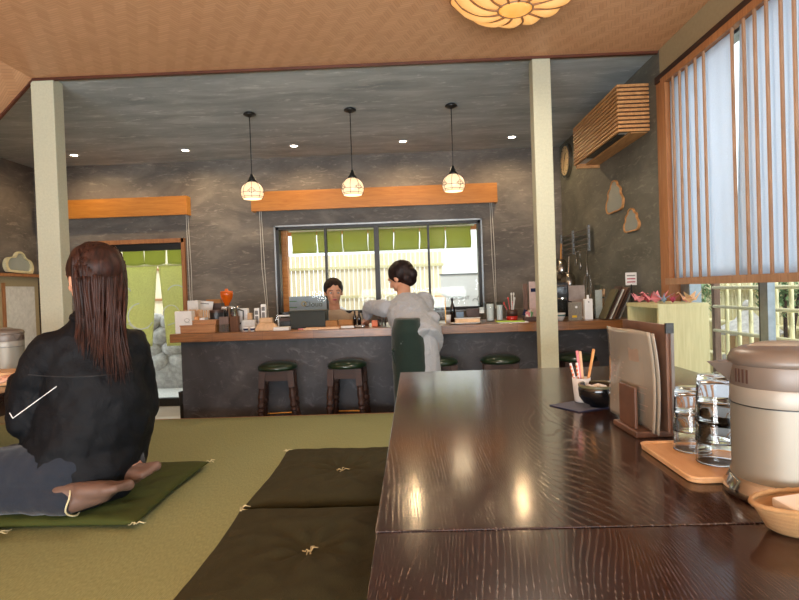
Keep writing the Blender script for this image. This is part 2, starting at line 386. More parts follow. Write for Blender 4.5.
# ================================================================== ROOM
FL, CE = -0.33, 1.99; YP = 3.29; YB = 5.45; XR = 1.41; XL = -3.60
S('floor', MB().box(XL, XR, YP, YB + .15, FL - .06, FL), M['tile'], 'pale tiled dining floor between raised mat area and back wall', 'floor')
S('floor', MB().box(XL, XR + .02, -2.4, YP, -.05, 0), M['tatami'], 'raised green tatami mat floor around the low dark table', 'floor')
S('trim_1', MB().box(XL, XR, YP, YP + .02, FL, -.001), M['orangew'], 'wooden front edge of the raised tatami platform', 'platform edge')
# wood ceiling with the panel that slopes down at its left
S('ceiling', MB().box(-2.15, XR + .02, -2.4, YP, CE, CE + .04), M['ajiro'], 'herringbone woven wood ceiling above the tatami seating', 'ceiling')
sl = MB(); sl.prism([(-2.15, CE), (XL, CE - 1.45), (XL, CE - 1.40), (-2.15, CE + .05)], -2.4, YP, 'Y')
S('ceiling', sl, M['ajiro'], 'sloping woven wood ceiling panel descending at the left', 'ceiling')
S('ceiling', MB().box(XL, XR, YP, YB + .1, CE, CE + .04), M['ceilg'], 'smooth grey trowelled ceiling above the counter', 'ceiling')
tr = MB().box(-2.15, XR, YP - .008, YP + .014, CE - .014, CE + .002); S('trim_2', tr, M['trimred'], 'thin red-brown trim along the woven ceiling edge', 'trim')
tr = MB(); tr.prism([(-2.15, CE - .012), (XL, CE - 1.462), (XL, CE - 1.43), (-2.15, CE + .01)], YP - .004, YP + .018, 'Y')
S('trim_3', tr, M['trimred'], 'thin red-brown trim along the sloping ceiling panel', 'trim')
# back wall with door and window openings
DX0, DX1, DZ1 = -3.08, -2.16, 1.262; WX0, WX1, WZ0, WZ1 = -1.285, .645, .50, 1.335
bw = MB()
for b in ((XL, DX0, FL, CE), (DX0, DX1, DZ1, CE), (DX1, WX0, FL, CE), (WX0, WX1, FL, WZ0), (WX0, WX1, WZ1, CE), (WX1, XR + .1, FL, CE)):
    bw.box(b[0], b[1], YB, YB + .12, b[2], b[3])
S('wall_back', bw, M['wallg'], 'dark grey trowelled wall with the window and the door', 'wall')
S('wall_left', MB().box(XL - .1, XL, YP, YB + .1, FL, CE), M['wallg'], 'dark grey side wall beside the entrance door', 'wall')
S('wall_left', MB().box(XL - .1, XL, -2.4, YP, FL, CE), M['beige'], 'beige wall at the left end of the tatami room', 'wall')
S('wall_right', MB().box(XR, XR + .1, 3.27, YB + .1, FL, CE), M['wallr'], 'green-grey plaster wall carrying mirrors and air conditioner', 'wall')
rw = MB(); rw.box(XR, XR + .1, -2.4, 3.27, 1.83, CE); rw.box(XR, XR + .1, -2.4, 3.27, -.05, .04); rw.box(XR, XR + .1, -2.4, -.9, .04, 1.83)
S('wall_right', rw, M['beige'], 'beige wall strip above the tall garden window', 'wall')
rr_ = MB(); rr_.box(XL, XR, -2.5, -2.4, -.05, .1); rr_.box(XL, XR, -2.5, -2.4, 1.85, CE); rr_.box(XL, -2.45, -2.5, -2.4, .1, 1.85); rr_.box(1.25, XR, -2.5, -2.4, .1, 1.85)
S('wall_rear', rr_, M['beige'], 'beige wall with wide opening added for daylight behind the viewer', 'wall')  # unseen opening, invented to let more daylight into the room
# pillars
for x, pw, lab in ((-2.165, .133, 'cream square pillar standing behind the kneeling person'), (.710, .102, 'cream square pillar standing between counter and dark table')):
    S('pillar', MB().box(x, x + pw, YP, YP + .096, FL, CE), M['pillar'], lab, 'pillar', bevel=.004)

# back window
wn = thing('window_1', 'wide black framed window behind the counter', 'window', kind='structure')
f = MB(); y0, y1 = YB - .02, YB + .08; t = .028
f.box(WX0, WX1, y0, y1, WZ1 - t, WZ1); f.box(WX0, WX1, y0, y1, WZ0, WZ0 + t); f.box(WX0, WX0 + t, y0, y1, WZ0, WZ1); f.box(WX1 - t, WX1, y0, y1, WZ0, WZ1)
f.build('window_frame', M['darkalu'], wn)
f = MB(); e = .014
f.box(WX0 - e, WX1 + e, y0 - .012, y0, WZ1, WZ1 + e); f.box(WX0 - e, WX0, y0 - .012, y0, WZ0 - e, WZ1 + e); f.box(WX1, WX1 + e, y0 - .012, y0, WZ0 - e, WZ1 + e); f.box(WX0 - e, WX1 + e, y0 - .012, y0, WZ0 - e, WZ0)
f.build('window_casing', M['alu'], wn)
for x, wd in ((-.818, .02), (-.335, .045), (.155, .02)):
    MB().box(x - wd / 2, x + wd / 2, y0 + .01, y1 - .02, WZ0 + t, WZ1 - t).build('mullion', M['darkalu'], wn)
xs = [WX0 + t, -.828, -.808, -.3575, -.3125, .145, .165, WX1 - t]
for k in range(4): MB().box(xs[2 * k], xs[2 * k + 1], YB + .03, YB + .034, WZ0 + t, WZ1 - t).build('pane', M['pane'], wn)
# entrance door
dr = thing('door_1', 'glass entrance door in an orange wood frame', 'door', kind='structure')
f = MB(); f.box(DX0, DX1, YB - .03, YB + .1, DZ1 - .035, DZ1 + .004); f.box(DX1 - .028, DX1 + .006, YB - .03, YB + .1, FL, DZ1 + .004); f.box(DX0 - .006, DX0 + .028, YB - .03, YB + .1, FL, DZ1)
f.build('door_frame', M['orangew'], dr)
f = MB(); f.box(DX0 + .028, DX1 - .028, YB + .01, YB + .05, DZ1 - .10, DZ1 - .035); f.box(DX0 + .028, DX0 + .06, YB + .01, YB + .05, FL + .06, DZ1 - .1); f.box(DX1 - .046, DX1 - .028, YB + .01, YB + .05, FL, DZ1 - .1)
f.box(DX0 + .028, DX1 - .028, YB - .01, YB + .05, FL, FL + .075)
f.build('door_sash', M['black'], dr)
MB().box(DX0 + .06, DX1 - .046, YB + .025, YB + .029, FL + .075, DZ1 - .1).build('pane', M['pane'], dr)

# tall garden window on the right: frame posts, mullions and panes
wr = thing('window_2', 'tall aluminium garden window beside the dark table', 'window', kind='structure')
MB().box(XR - .02, XR + .1, 3.175, 3.275, 0, 1.82).build('wooden_post', M['orangew'], wr)
MB().box(XR - .03, XR + .1, -.9, 3.27, 1.795, 1.832).build('head_rail', M['darkwood'], wr)
f = MB()
for y in (3.10, ): f.box(XR + .03, XR + .09, y - .05, y + .05, .04, 1.80)
f.box(XR + .03, XR + .09, -.9, 3.15, .04, .075); f.box(XR + .03, XR + .09, -.9, 3.15, 1.77, 1.80)
f.build('window_frame', M['alu'], wr)
for y in (2.43, .55): MB().box(XR + .035, XR + .065, y - .035, y + .018, .075, 1.77).build('mullion', M['alu'], wr); MB().box(XR + .04, XR + .075, y + .018, y + .036, .075, 1.77).build('mullion', M['darkalu'], wr)
for a, b in ((2.466, 3.05), (.586, 2.395), (-.9, .515)): MB().box(XR + .055, XR + .059, a, b, .075, 1.77).build('pane', M['pane'], wr)

# lattice blind in front of the window
lt = thing('lattice_blind', 'wooden lattice blind with white cloth hanging over garden window', 'blind', (1.38, 3.1, .70))
L = Vector((-1.38, -3.1, -.70))
def lbox(mb, *a): return mb.box(a[0] - 1.38, a[1] - 1.38, a[2] - 3.1, a[3] - 3.1, a[4] - .70, a[5] - .70)
lbox(MB(), 1.365, 1.398, -.6, 3.165, .682, .716).build('bottom_rail', M['lattw'], lt)
lbox(MB(), 1.365, 1.398, -.6, 3.165, 1.755, 1.79).build('top_rail', M['orangew'], lt)
lbox(MB(), 1.365, 1.398, 3.11, 3.165, .716, 1.755).build('stile', M['orangew'], lt)
ys = [3.034, 2.958, 2.885, 2.796, 2.717, 2.479, 2.393, 2.318, 2.243, 2.158, 2.085]
y = 2.01
while y > -.55:
    ys.append(y); y -= .078
for y in ys: lbox(MB(), 1.368, 1.378, y - .0055, y + .0055, .716, 1.755).build('slat', M['lattw'], lt)
def curtain(ya, yb, seed, flare=0):
    def fn(u, v):
        y = ya + (yb - ya) * u - flare * (1 - v) * (1 - u) * 0
        if flare: y += flare * u * (1 - v)
        return Vector((.012 + .0012 * math.sin(u * 40 + seed + v * 2) + .0015 * noise.noise(Vector((u * 9, v * 7, seed))), y - 3.1, v * 1.04 + .016))
    return fn
for a, b, sd, fl in ((3.11, 2.505, 1, 0.0), (-.55, 2.452, 2, .062)):
    g = MB().grid(curtain(a, b, sd, fl), 60, 20); c = g.build('cloth_panel', M['sheer'], lt, smooth=True)
    md = c.modifiers.new('thick', 'SOLIDIFY'); md.thickness = .001

# ================================================================== OUTSIDE
S('ground', MB().box(-9, 9, 5.62, 14, FL - .1, FL - .02), M['gravel'], 'pale gravel yard beyond the entrance door', 'ground')
S('ground', MB().box(1.52, 9, -4, 5.6, -.5, -.44), M['gravel'], 'garden ground outside the right hand window', 'ground')
S('beam', MB().box(-2.0, 1.3, 5.78, 5.88, 1.29, 1.42), M['outbeam'], 'orange timber eaves beam outside the counter window', 'beam')
S('post', MB().box(-1.318, -1.225, 5.62, 5.70, FL, 1.42), M['outbeam'], 'orange timber post outside left edge of counter window', 'post')
# short green shop curtain outside window
nr = thing('noren_curtain', 'row of short green curtain flaps hanging outside counter window', 'curtain', (-.3, 5.74, 1.31))
MB().cyl((-.93, 0, .012), (.92, 0, .012), .008).build('curtain_rod', M['bamboo'], nr)
xx = -.90; fw = .248
for k in range(7):
    def fn(u, v, k=k):
        return Vector((-.90 + k * .256 + u * fw + .006 * math.sin(v * 5 + k) * (1 - v), .006 * math.sin(u * 9 + k * 2) * (1 - v), -.21 + v * .215 ))
    c = MB().grid(fn, 12, 6).build('curtain_flap', M['green'], nr, smooth=True); c.modifiers.new('t', 'SOLIDIFY').thickness = .002
# door curtains
nd = thing('noren_curtain', 'short moss green curtain row at top of entrance door', 'curtain', (-2.6, 5.62, 1.19))
MB().cyl((-.48, 0, .005), (.42, 0, .005), .008).build('curtain_rod', M['bamboo'], nd)
for k in range(4):
    def fn(u, v, k=k):
        return Vector((-.475 + k * .222 + u * .212 + .008 * (1 - v) * math.sin(k * 2.2), .006 * math.sin(u * 9 + k) * (1 - v), -.15 + v * .155 - .008 * math.sin(u * PI)*(1-v)))
    c = MB().grid(fn, 12, 6).build('curtain_flap', M['green'], nd, smooth=True); c.modifiers.new('t', 'SOLIDIFY').thickness = .002
nl = thing('long_noren', 'long lime curtain with white cloud outlines in entrance doorway', 'curtain', (-2.58, 5.75, 1.03))
MB().cyl((-.5, 0, .005), (.42, 0, .005), .01).build('curtain_rod', M['bamboo'], nl)
for x in (-.49, .41): MB().cyl((x, -.18, .005), (x, 0, .005), .008).build('wall_bracket', M['black'], nl)
def llf(a0, a1, b0, b1):
    return lambda u, v: Vector(((a0 + (a1 - a0) * u) * v + (b0 + (b1 - b0) * u) * (1 - v), .006 * math.sin(u * 8 + v * 3), -.81 + v * .815))
for q in ((-.46, .012, -.44, -.075), (.02, .40, .075, .40)):
    c = MB().grid(llf(*q), 14, 20).build('curtain_panel', M['lime'], nl, smooth=True); c.modifiers.new('t', 'SOLIDIFY').thickness = .002
def arc(cx, cz, r, a0, a1, n=14): return [(cx + r * math.cos(math.radians(a0 + (a1 - a0) * k / n)), -.014, cz + r * math.sin(math.radians(a0 + (a1 - a0) * k / n))) for k in range(n + 1)]
st = MB()
st.tube(arc(-.17, -.50, .13, 95, 330), .007, 6); st.tube(arc(.20, -.30, .10, 150, 35), .006, 6); st.tube(arc(.36, -.30, .10, 150, 60), .006, 6)
st.tube(arc(.14, -.48, .08, 200, 20), .006, 6); st.tube([(-.44, -.014, -.56), (-.36, -.014, -.60), (-.3, -.014, -.57), (-.22, -.014, -.64), (-.1, -.014, -.62)], .006, 6)
st.tube([(.1, -.014, -.60), (.2, -.014, -.57), (.3, -.014, -.62), (.38, -.014, -.60)], .006, 6); st.tube(arc(-.33, -.27, .07, 190, 20), .006, 6)
st.build('cloud_outline', M['white'], nl)
# stone wall and boulders beyond the door
sw = MB(); random.seed(3)
for k in range(11):
    for r in range(4):
        sw.ball((-3.7 + k * .24 + random.uniform(-.05, .05) + r * .12, 6.7, FL + .30 + r * .15), (.16, .13, .105), ry(random.uniform(-.6, .6)), 10)
sw.box(-3.7, -1.2, 6.66, 6.8, FL - .02, FL + .8)
tag(sw.build('stone_wall', M['stone'], smooth=True), 'low wall of rounded grey stones outside the entrance door', 'stone wall')
sc_ = thing('garden_screen', 'white slatted garden screen outside beyond the lime door curtain', 'screen', (-2.7, 7.6, FL))
MB().box(-1.3, .9, 0, .04, .3, 1.9).build('panel', M['fencec'], sc_)
for z in (.6, 1.0, 1.4): MB().box(-1.3, .9, -.03, 0, z, z + .03).build('rail', M['boxw'], sc_)
# slatted fence and white screens outside window
fc = thing('slat_fence', 'cream slatted fence outside the left part of counter window', 'fence', (-.6, 7.5, FL))
for k in range(36): MB().box(-1.1 + k * .058, -1.1 + k * .058 + .047, 0, .02, .05, 1.52).build('slat', M['fencec'], fc)
for z in (.45, .95, 1.33): MB().box(-1.12, 1.0, -.03, 0, z, z + .035).build('rail', M['bamboo'], fc)
ws = thing('white_screen', 'white outdoor screen board right of the cream slatted fence', 'screen', (.62, 6.8, FL))
MB().box(-.30, .34, 0, .03, 0, 1.19).build('board', M['white'], ws); MB().box(-.31, .35, -.01, .04, 1.19, 1.205).build('top_rail', M['grey'], ws)
g = MB(); g.tube(arc(.18, .90, .055, 0, 330), .003, 5); g.tube(arc(.10, .875, .03, 180, 0), .003, 5); g.tube(arc(.18, .885, .022, 0, 300), .003, 5)
o = g.build('cloud_drawing', M['grey'], ws); o.location = (0, .008, 0)
def text(body, size, loc, rot, mat, parent, ext=.001, name='lettering', ax='CENTER', mx=1):
    cu = bpy.data.curves.new(name, 'FONT'); cu.body = body; cu.size = size; cu.extrude = ext; cu.align_x = ax
    o = bpy.data.objects.new(name, cu); col.objects.link(o); cu.materials.append(mat); o.location = loc; o.rotation_euler = rot
    o.scale = (mx, 1, 1); bpy.context.view_layer.update()
    me = bpy.data.meshes.new_from_object(o.evaluated_get(bpy.context.evaluated_depsgraph_get())); bpy.data.objects.remove(o)
    o = bpy.data.objects.new(name, me); col.objects.link(o); o.location = loc; o.rotation_euler = rot; o.scale = (mx, 1, 1)
    if parent: o.parent = parent
    return o
text('TAKE OUT', .055, (-.10, -.004, .90), (PI / 2, 0, 0), M['grey'], ws, mx=-1)
wb = S('wall_garden', MB().box(-1.3, 5.5, 10, 10.1, FL, 2.2), M['white'], 'white building wall far outside the counter window', 'wall')
# banner outside at left
bn = thing('cloud_banner', 'pale blue banner board outside lower left counter window', 'banner', (-1.07, 5.64, WZ0))
MB().box(-.20, .27, 0, .01, -.83, .175).build('board', M['blue'], bn)
bn.children[0].data.materials[0] = plain('pale_blue_board', rgb(186, 198, 222), .6, 0, .03)
text('Cloud', .075, (.08, -.003, .07), (PI / 2, 0, 0), M['grey'], bn); g = MB()
g.box(-.17, -.08, -.002, 0, .125, .132); g.box(-.17, -.08, -.002, 0, .065, .072); g.build('printed_line', M['greenpr'], bn)
g = MB(); g.tube(arc(-.01, .10, .022, 0, 360, 16), .003, 5); o = g.build('ring_mark', M['yellow'], bn); o.location = (0, .01, 0)
# bamboo fence in garden (right)
bf = thing('bamboo_fence', 'open pale bamboo trellis fence outside the right window', 'fence', (2.1, 3.0, -.44))
def bam(mb, p0, p1, r):
    p0, p1 = Vector(p0), Vector(p1); mb.cyl(p0, p1, r, seg=10); n = max(2, int((p1 - p0).length / .28))
    for k in range(1, n): q = p0.lerp(p1, k / n); d = (p1 - p0).normalized() * .004; mb.cyl(q - d, q + d, r * 1.12, seg=10)
for y in (3.93, 3.785, 3.655, 3.40, 3.265, 3.12, 2.97, 2.82, 2.67, 2.5): bam(mb := MB(), (0, y - 3, 0), (0, y - 3, 1.7 if y in (3.93,) else 1.16), .0125); mb.build('upright', M['bamboo'], bf, smooth=True)
for z in (.515 + .44, .645 + .44, .35 + .44, .05 + .44): bam(mb := MB(), (-.024, -.6, z), (-.024, 1.05, z), .0115); mb.build('rail', M['bamboo'], bf, smooth=True)
MB().box(-.02, .02, 1.05, 1.09, 0, 1.25).build('end_post', M['walnut'], bf)
b2 = thing('bamboo_screen', 'dense tall screen of upright bamboo poles behind the trellis', 'screen', (3.3, 6.2, -.44))
for k in range(72):
    y = -2.4 + k * .06; mb = MB(); bam(mb, (random.uniform(-.01, .01), y, 0), (0, y, 1.30 + random.uniform(-.03, .03)), .027); mb.build('bamboo_pole', M['bamboo2'], b2, smooth=True)
for z in (.35, .7, 1.05): MB().cyl((-.05, -2.4, z), (-.05, 1.9, z), .02, seg=8).build('rail', M['bamboo'], b2)
pn = S('wall_garden', MB().box(1.62, 1.70, 4.15, 5.6, -.44, 1.9), plain('mauve_grey_siding', rgb(150, 136, 130), .8), 'mauve grey outbuilding wall outside the garden window', 'wall')
# stone lantern
ln = thing('stone_lantern', 'weathered stone garden lantern behind the bamboo trellis', 'lantern', (2.9, 5.1, -.44))
MB().cyl((0, 0, 0), (0, 0, .42), .09, .07, 8).build('pedestal', M['stone'], ln)
MB().box(-.15, .15, -.15, .15, .42, .47, bev=.01).build('platform', M['stone'], ln)
g = MB()
for x, y in ((-.1, -.1), (.1, -.1), (-.1, .1), (.1, .1)): g.box(x - .03, x + .03, y - .03, y + .03, .47, .66)
g.box(-.06, .06, -.06, .06, .47, .66); g.build('fire_box', M['sand'], ln)
g = MB(); g.lathe([(.001, .88), (.04, .86), (.12, .78), (.27, .70), (.30, .68), (.28, .66), (.001, .66)], seg=6); g.build('roof', M['stone'], ln)
MB().ball((0, 0, .90), (.04, .04, .055)).build('finial', M['stone'], ln)
# shrubs: leaf clusters
def shrub(name, label, c, r, n, sd):
    random.seed(sd); t = thing(name, label, 'shrub', (c[0], c[1], -.44))
    h = c[2] + .44; g = MB()
    for k in range(6): a = k * 1.05; g.tube([(0, 0, 0), (.1 * r * math.cos(a), .1 * r * math.sin(a), h * .5), (.5 * r * math.cos(a), .5 * r * math.sin(a), h + .2 * r)], [.02, .014, .006], 6)
    g.build('stem', M['darkwood'], t); g = MB()
    for k in range(n):
        d = Vector((random.gauss(0, 1), random.gauss(0, 1), random.gauss(0, .8))); d = d.normalized() * r * random.random() ** .4
        p = d + Vector((0, 0, h)); q = Matrix.Rotation(random.uniform(0, 6.28), 3, 'Z') @ Matrix.Rotation(random.uniform(-1, 1), 3, 'X')
        s_ = random.uniform(.018, .036); vs = [g.b.verts.new(p + q @ Vector(v) * s_) for v in ((0, -1, 0), (.4, 0, .12), (0, 1, 0), (-.4, 0, .12))]
        g.b.faces.new(vs)
    g.build('foliage', M['leaf'], t); return t
shrub('garden_shrub', 'leafy green shrub above the stone lantern', (2.75, 5.95, .62), .34, 1500, 1)
shrub('garden_shrub', 'leafy green shrub low beside the trellis end post', (2.62, 3.95, .02), .26, 900, 2)
shrub('garden_shrub', 'leafy green shrub in front of the dense bamboo screen', (2.75, 4.35, .60), .22, 700, 5)

# ================================================================== COUNTER SIDE
CT = .468; CF = 3.66
sctr = thing('service_counter', 'long service counter of grey plaster with laminated wood worktop', 'counter', (0, CF + .15, FL))
_y = -(CF + .15)
MB().box(-1.575, XR - .004, CF + _y, 4.24 + _y, CT - .055 - FL, CT - FL).build('worktop', M['counterw'], sctr, bevel=.003)
MB().box(-1.54, XR - .004, -.06, .06, 0, CT - .055 - FL).build('counter_base', M['panelg'], sctr)
g = MB(); g.lathe([(.001, 0), (.035, 0), (.037, .30), (.042, .38), (.038, .38), (.034, .02), (.001, .02)], seg=20)
o = tag(g.build('waste_bin', M['blackm'], smooth=True), 'dark waste bin on the floor left of the counter', 'bin'); o.location = (-1.60, 3.95, FL); o.scale = (1.2, 1.2, 1)

# bar stools
def stool():
    t = thing('bar_stool', 'bar stool under the left end of the counter, first from left', 'stool', (-.87, 3.6, FL), group='wooden bar stools along the counter')
    H_ = .605
    g = MB(); g.lathe([(.001, H_ + .005), (.06, H_ + .003), (.10, H_ - .006), (.120, H_ - .018), (.124, H_ - .03), (.120, H_ - .042), (.001, H_ - .042)], seg=32); g.build('seat', M['greenp'], t, smooth=True)
    g = MB()
    for a, b in ((-.082, -.082), (.082, .082)):
        g.box(-.082, .082, a - .008, a + .008, H_ - .105, H_ - .042); g.box(a - .008, a + .008, -.082, .082, H_ - .105, H_ - .042)
    g.build('apron', M['darkwood'], t)
    for sx in (-1, 1):
        for sy in (-1, 1):
            top = Vector((sx * .084, sy * .084, H_ - .045)); bot = Vector((sx * .122, sy * .122, 0)); ax = (top - bot)
            g = MB(); prof = [(0, .014), (.1, .017), (.2, .021), (.30, .016), (.31, .022), (.33, .022), (.34, .015), (.40, .022), (.5, .018), (.56, .014), (.57, .021), (.585, .021), (.6, .014), (.62, .021), (.64, .021), (.66, .016), (.72, .022), (.80, .017), (.82, .02)]
            g.tube([bot + ax * q for q, r in prof], [r for q, r in prof], 12)
            up = bot + ax * .82; g.cyl(up, top, .026, .027, 4); g.build('leg', M['darkwood'], t, smooth=False)
    def at(sx, sy, q): return Vector((sx * .122, sy * .122, 0)).lerp(Vector((sx * .084, sy * .084, H_ - .045)), q)
    for s_, q in ((-1, .47), (1, .47)): MB().cyl(at(-1, s_, q), at(1, s_, q), .006, seg=8).build('rung', M['gold'], t)
    for s_, q in ((-1, .36), (1, .36)): MB().cyl(at(s_, -1, q), at(s_, 1, q), .007, seg=8).build('rung', M['darkwood'], t)
    return t
s0 = stool(); s0.rotation_euler = (0, 0, math.radians(7))
for x, r, lab in ((-.432, -4, 'bar stool just left of the waitress, second from left'), (.138, 5, 'bar stool half hidden behind the waitress'),
                  (.523, -3, 'bar stool between the waitress and the right pillar'), (.994, 4, 'dim bar stool right of the right pillar')):
    dup(s0, (x, 3.6, FL), math.radians(r), lab)

# wooden blind boxes on back wall
def valance(x0, x1, z0, z1, label):
    t = thing('blind_box', label, 'blind box', ((x0 + x1) / 2, YB, z0)); h = (x1 - x0) / 2; d = .10; hh = z1 - z0
    MB().box(-h, h, -d, -d + .02, 0, hh).build('front_board', M['honey'], t)
    for s_ in (-1, 1): MB().box(*( (-h, -h + .02) if s_ < 0 else (h - .02, h)), -d + .02, 0, 0, hh).build('end_board', M['honey'], t)
    MB().box(-h + .02, h - .02, -d + .02, 0, hh - .02, hh).build('top_board', M['honey'], t)
    MB().cyl((-h + .03, -.045, .028), (h - .03, -.045, .028), .018).build('rolled_blind', M['white'], t)
    return t
v1 = valance(-3.50, -2.09, 1.478, 1.652, 'long honey wood blind box above the entrance door')
v2 = valance(-1.485, .80, 1.482, 1.662, 'long honey wood blind box above the counter window')
def cord(p, x, z0, z1, off=0.0):
    g = MB(); o_ = -Vector(p.location)
    def q(l): return [Vector(k) + o_ for k in l]
    g.tube(q([(x, YB - .02, z1), (x + .004, YB - .022, (z0 + z1) / 2), (x + .012 + off, YB - .02, z0), (x + .02 + off, YB - .02, z0), (x + .03, YB - .022, (z0 + z1) / 2), (x + .016, YB - .02, z1)]), .003, 6)
    g.build('pull_cord', M['milky'], p)
cord(v1, -2.13, .40, 1.49); cord(v2, -1.43, .42, 1.49, .03); cord(v2, .74, .5, 1.49, .01)

# ------------------------------------------------------------------ lamps
pglass = mat_petalglass('warm_lamp_glass', rgb(255, 222, 172), .85); pline = plain('brown_lead_line', rgb(86, 44, 34), .5)
def pendant(x, label):
    t = thing('pendant_lamp', label, 'lamp', (x, 4.07, CE), group='glass pendant lamps over the counter'); 
    g = MB(); g.lathe([(.001, 0), (.030, 0), (.042, -.008), (.044, -.016), (.030, -.024), (.012, -.030), (.001, -.036)], seg=24); g.build('ceiling_rose', M['black'], t, smooth=True)
    MB().cyl((0, 0, -.03), (0, 0, -.44), .0035, seg=8).build('cord', M['black'], t)
    g = MB(); g.lathe([(.001, -.43), (.010, -.432), (.013, -.452), (.020, -.457), (.022, -.470), (.032, -.478), (.034, -.490), (.001, -.490)], seg=20); g.build('socket_cap', M['black'], t, smooth=True)
    R = .078; prof = []
    for k in range(15):
        a = math.radians(20 + k * 7.6); prof.append((R * math.sin(a), -.562 + R * math.cos(a) * .98))
    g = MB(); g.lathe(prof, seg=40); sh = g.build('lamp_shade', pglass, t, smooth=True); sh.modifiers.new('t', 'SOLIDIFY').thickness = .003
    g = MB()
    def on(a, el, rr=R + .0025): el = math.radians(el); return (rr * math.cos(el) * math.cos(a), rr * math.cos(el) * math.sin(a), -.562 + rr * math.sin(el) * .98)
    for el in (-3, -24, -33): g.tube([on(2 * PI * k / 32, el) for k in range(33)], .0016, 5)
    for q in range(8):
        a0 = q * PI / 4 + .2; g.tube([on(a0, el) for el in range(-33, 70, 6)], .0014, 5)
        if q % 2 == 0:
            g.tube([on(a0 + .22 * math.cos(z), 3 + 13 * math.sin(z)) for z in [2 * PI * k / 16 for k in range(17)]], .0013, 5)
            g.tube([on(a0 + .36 * math.cos(z), 2 + 5 * math.sin(z)) for z in [2 * PI * k / 12 for k in range(13)]], .0012, 5)
    g.build('lead_lines', pline, t)
    MB().ball((0, 0, -.565), (.024, .024, .032)).build('bulb', glow('bulb_glow', (1, .82, .55, 1), 5), t, smooth=True)
    light('pendant_light', 'POINT', (x, 4.07, CE - .655), .9, (1, .80, .52), shadow_soft_size=.07)
    return t
p0 = pendant(-1.117, 'pendant lamp nearest the entrance door, leftmost of three'); 
for x, lab in ((-.405, 'middle pendant lamp of the three over the counter'), (.305, 'pendant lamp nearest the right pillar, rightmost of three')):
    dup(p0, (x, 4.07, CE), random.uniform(0, 1), lab); light('pendant_light', 'POINT', (x, 4.07, CE - .655), .9, (1, .80, .52), shadow_soft_size=.07)
dlg = glow('downlight_glow', (1, .90, .70, 1), 22)
def downlight(x, y, label):
    t = thing('downlight', label, 'downlight', (x, y, CE), group='small recessed ceiling downlights')
    g = MB(); g.lathe([(.030, .0), (.044, -.001), (.045, -.004), (.030, -.005), (.028, 0)], seg=28); g.build('ring', M['white'], t, smooth=True)
    MB().cyl((0, 0, -.0005), (0, 0, -.003), .029, seg=24).build('lens', dlg, t); return t
dls = [(-2.947, 'downlight just right of the left pillar'), (-1.953, 'downlight left of the first pendant lamp'), (-.999, 'downlight between the first and middle pendant lamps'), (-.049, 'downlight between the middle and right pendant lamps'), (.89, 'downlight nearest the right pillar')]
d0 = downlight(dls[0][0], 5.03, dls[0][1])
for x, lab in dls[1:]: dup(d0, (x, 5.02, CE), 0, lab)
for x, lab in dls: light('downlight_light', 'SPOT', (x, 5.02, CE - .01), 17, (1, .70, .38), spot_size=math.radians(168), spot_blend=.5, shadow_soft_size=.03)

# flower ceiling lamp
fl = thing('flower_ceiling_lamp', 'round ceiling lamp with glowing petal shade above the dark table', 'lamp', (.475, 2.50, CE))
gl_y = mat_petalglass('petal_glow', rgb(255, 184, 96), .62); gl_d = mat_petalglass('petal_disc_glow', rgb(255, 176, 70), .66)
MB().cyl((0, 0, 0), (0, 0, -.03), .20, seg=40).build('mounting_plate', M['white'], fl)
NP = 12; R0, R1 = .072, .262
def petal(k, line=False):
    a0 = 2 * PI * k / NP; wd = 2 * PI / NP
    def fn(u, v):   # u along radius, v across
        r = R0 + (R1 - R0) * u; tw = .42 * u ** 1.3
        edge = math.sin(PI * v); rr = r + .022 * edge * u ** 3
        a = a0 + wd * v + tw
        z = -.105 + .062 * u ** 2.2 - .018 * edge * math.sin(PI * min(1, u * 1.05)) + .02 * max(0, u - .8) * 5 * u
        return Vector((rr * math.cos(a), rr * math.sin(a), z))
    return fn
for k in range(NP):
    f_ = petal(k); o = MB().grid(f_, 14, 8).build('petal', gl_y, fl, smooth=True); o.modifiers.new('t', 'SOLIDIFY').thickness = .003
    g = MB(); g.tube([f_(q / 14, 0) + Vector((0, 0, -.003)) for q in range(15)], .0052, 6)
    g.tube([f_(1, q / 8) for q in range(9)], .0042, 6); g.build('petal_edge', M['orangew'], fl)
g = MB(); g.lathe([(.001, -.122), (.03, -.121), (.06, -.114), (.072, -.105), (.06, -.10), (.001, -.10)], seg=32); g.build('centre_disc', gl_d, fl, smooth=True)
g = MB(); g.tube([(.074 * math.cos(2 * PI * k / 40), .074 * math.sin(2 * PI * k / 40), -.107) for k in range(41)], .004, 6); g.build('disc_rim', M['lattw'], fl)
light('ceiling_lamp_light', 'AREA', (.475, 2.50, CE - .14), 12, (1, .88, .72), shape='DISK', size=.4)

# ------------------------------------------------------------------ right wall things
ac = thing('air_conditioner', 'air conditioner in a slatted cedar cover on the right wall', 'air conditioner', (XR, 3.42, 1.58))
def abox(mb, x0, x1, y0, y1, z0, z1): return mb.box(x0, x1, y0, y1, z0, z1)
A0, A1 = -.185, 0; LY = .93; HH = .275
abox(MB(), A0 + .022, A1, .03, LY - .02, .03, HH - .01).build('body', M['milky'], ac)
for k in range(12):
    z = .012 + k * .0236
    MB().box(A0, A1, 0, .016, z - .0085, z + .0065, bev=.002).build('end_slat', M['slatw'], ac)
    MB().box(A0, A0 + .016, .016, LY, z - .0085, z + .0065, bev=.002).build('front_slat', M['slatw'], ac)
MB().box(A0 + .016, A1, .018, .028, .004, HH).build('end_backing', M['brown'], ac)
MB().box(A0 + .017, A0 + .021, .018, LY, .004, HH).build('front_backing', M['brown'], ac)
MB().box(A0 + .085, A1, .03, LY, 0, .022).build('bottom_board', M['slatw'], ac)
MB().box(A0 + .03, A0 + .075, .10, LY - .22, .006, .012).build('air_outlet', M['black'], ac)
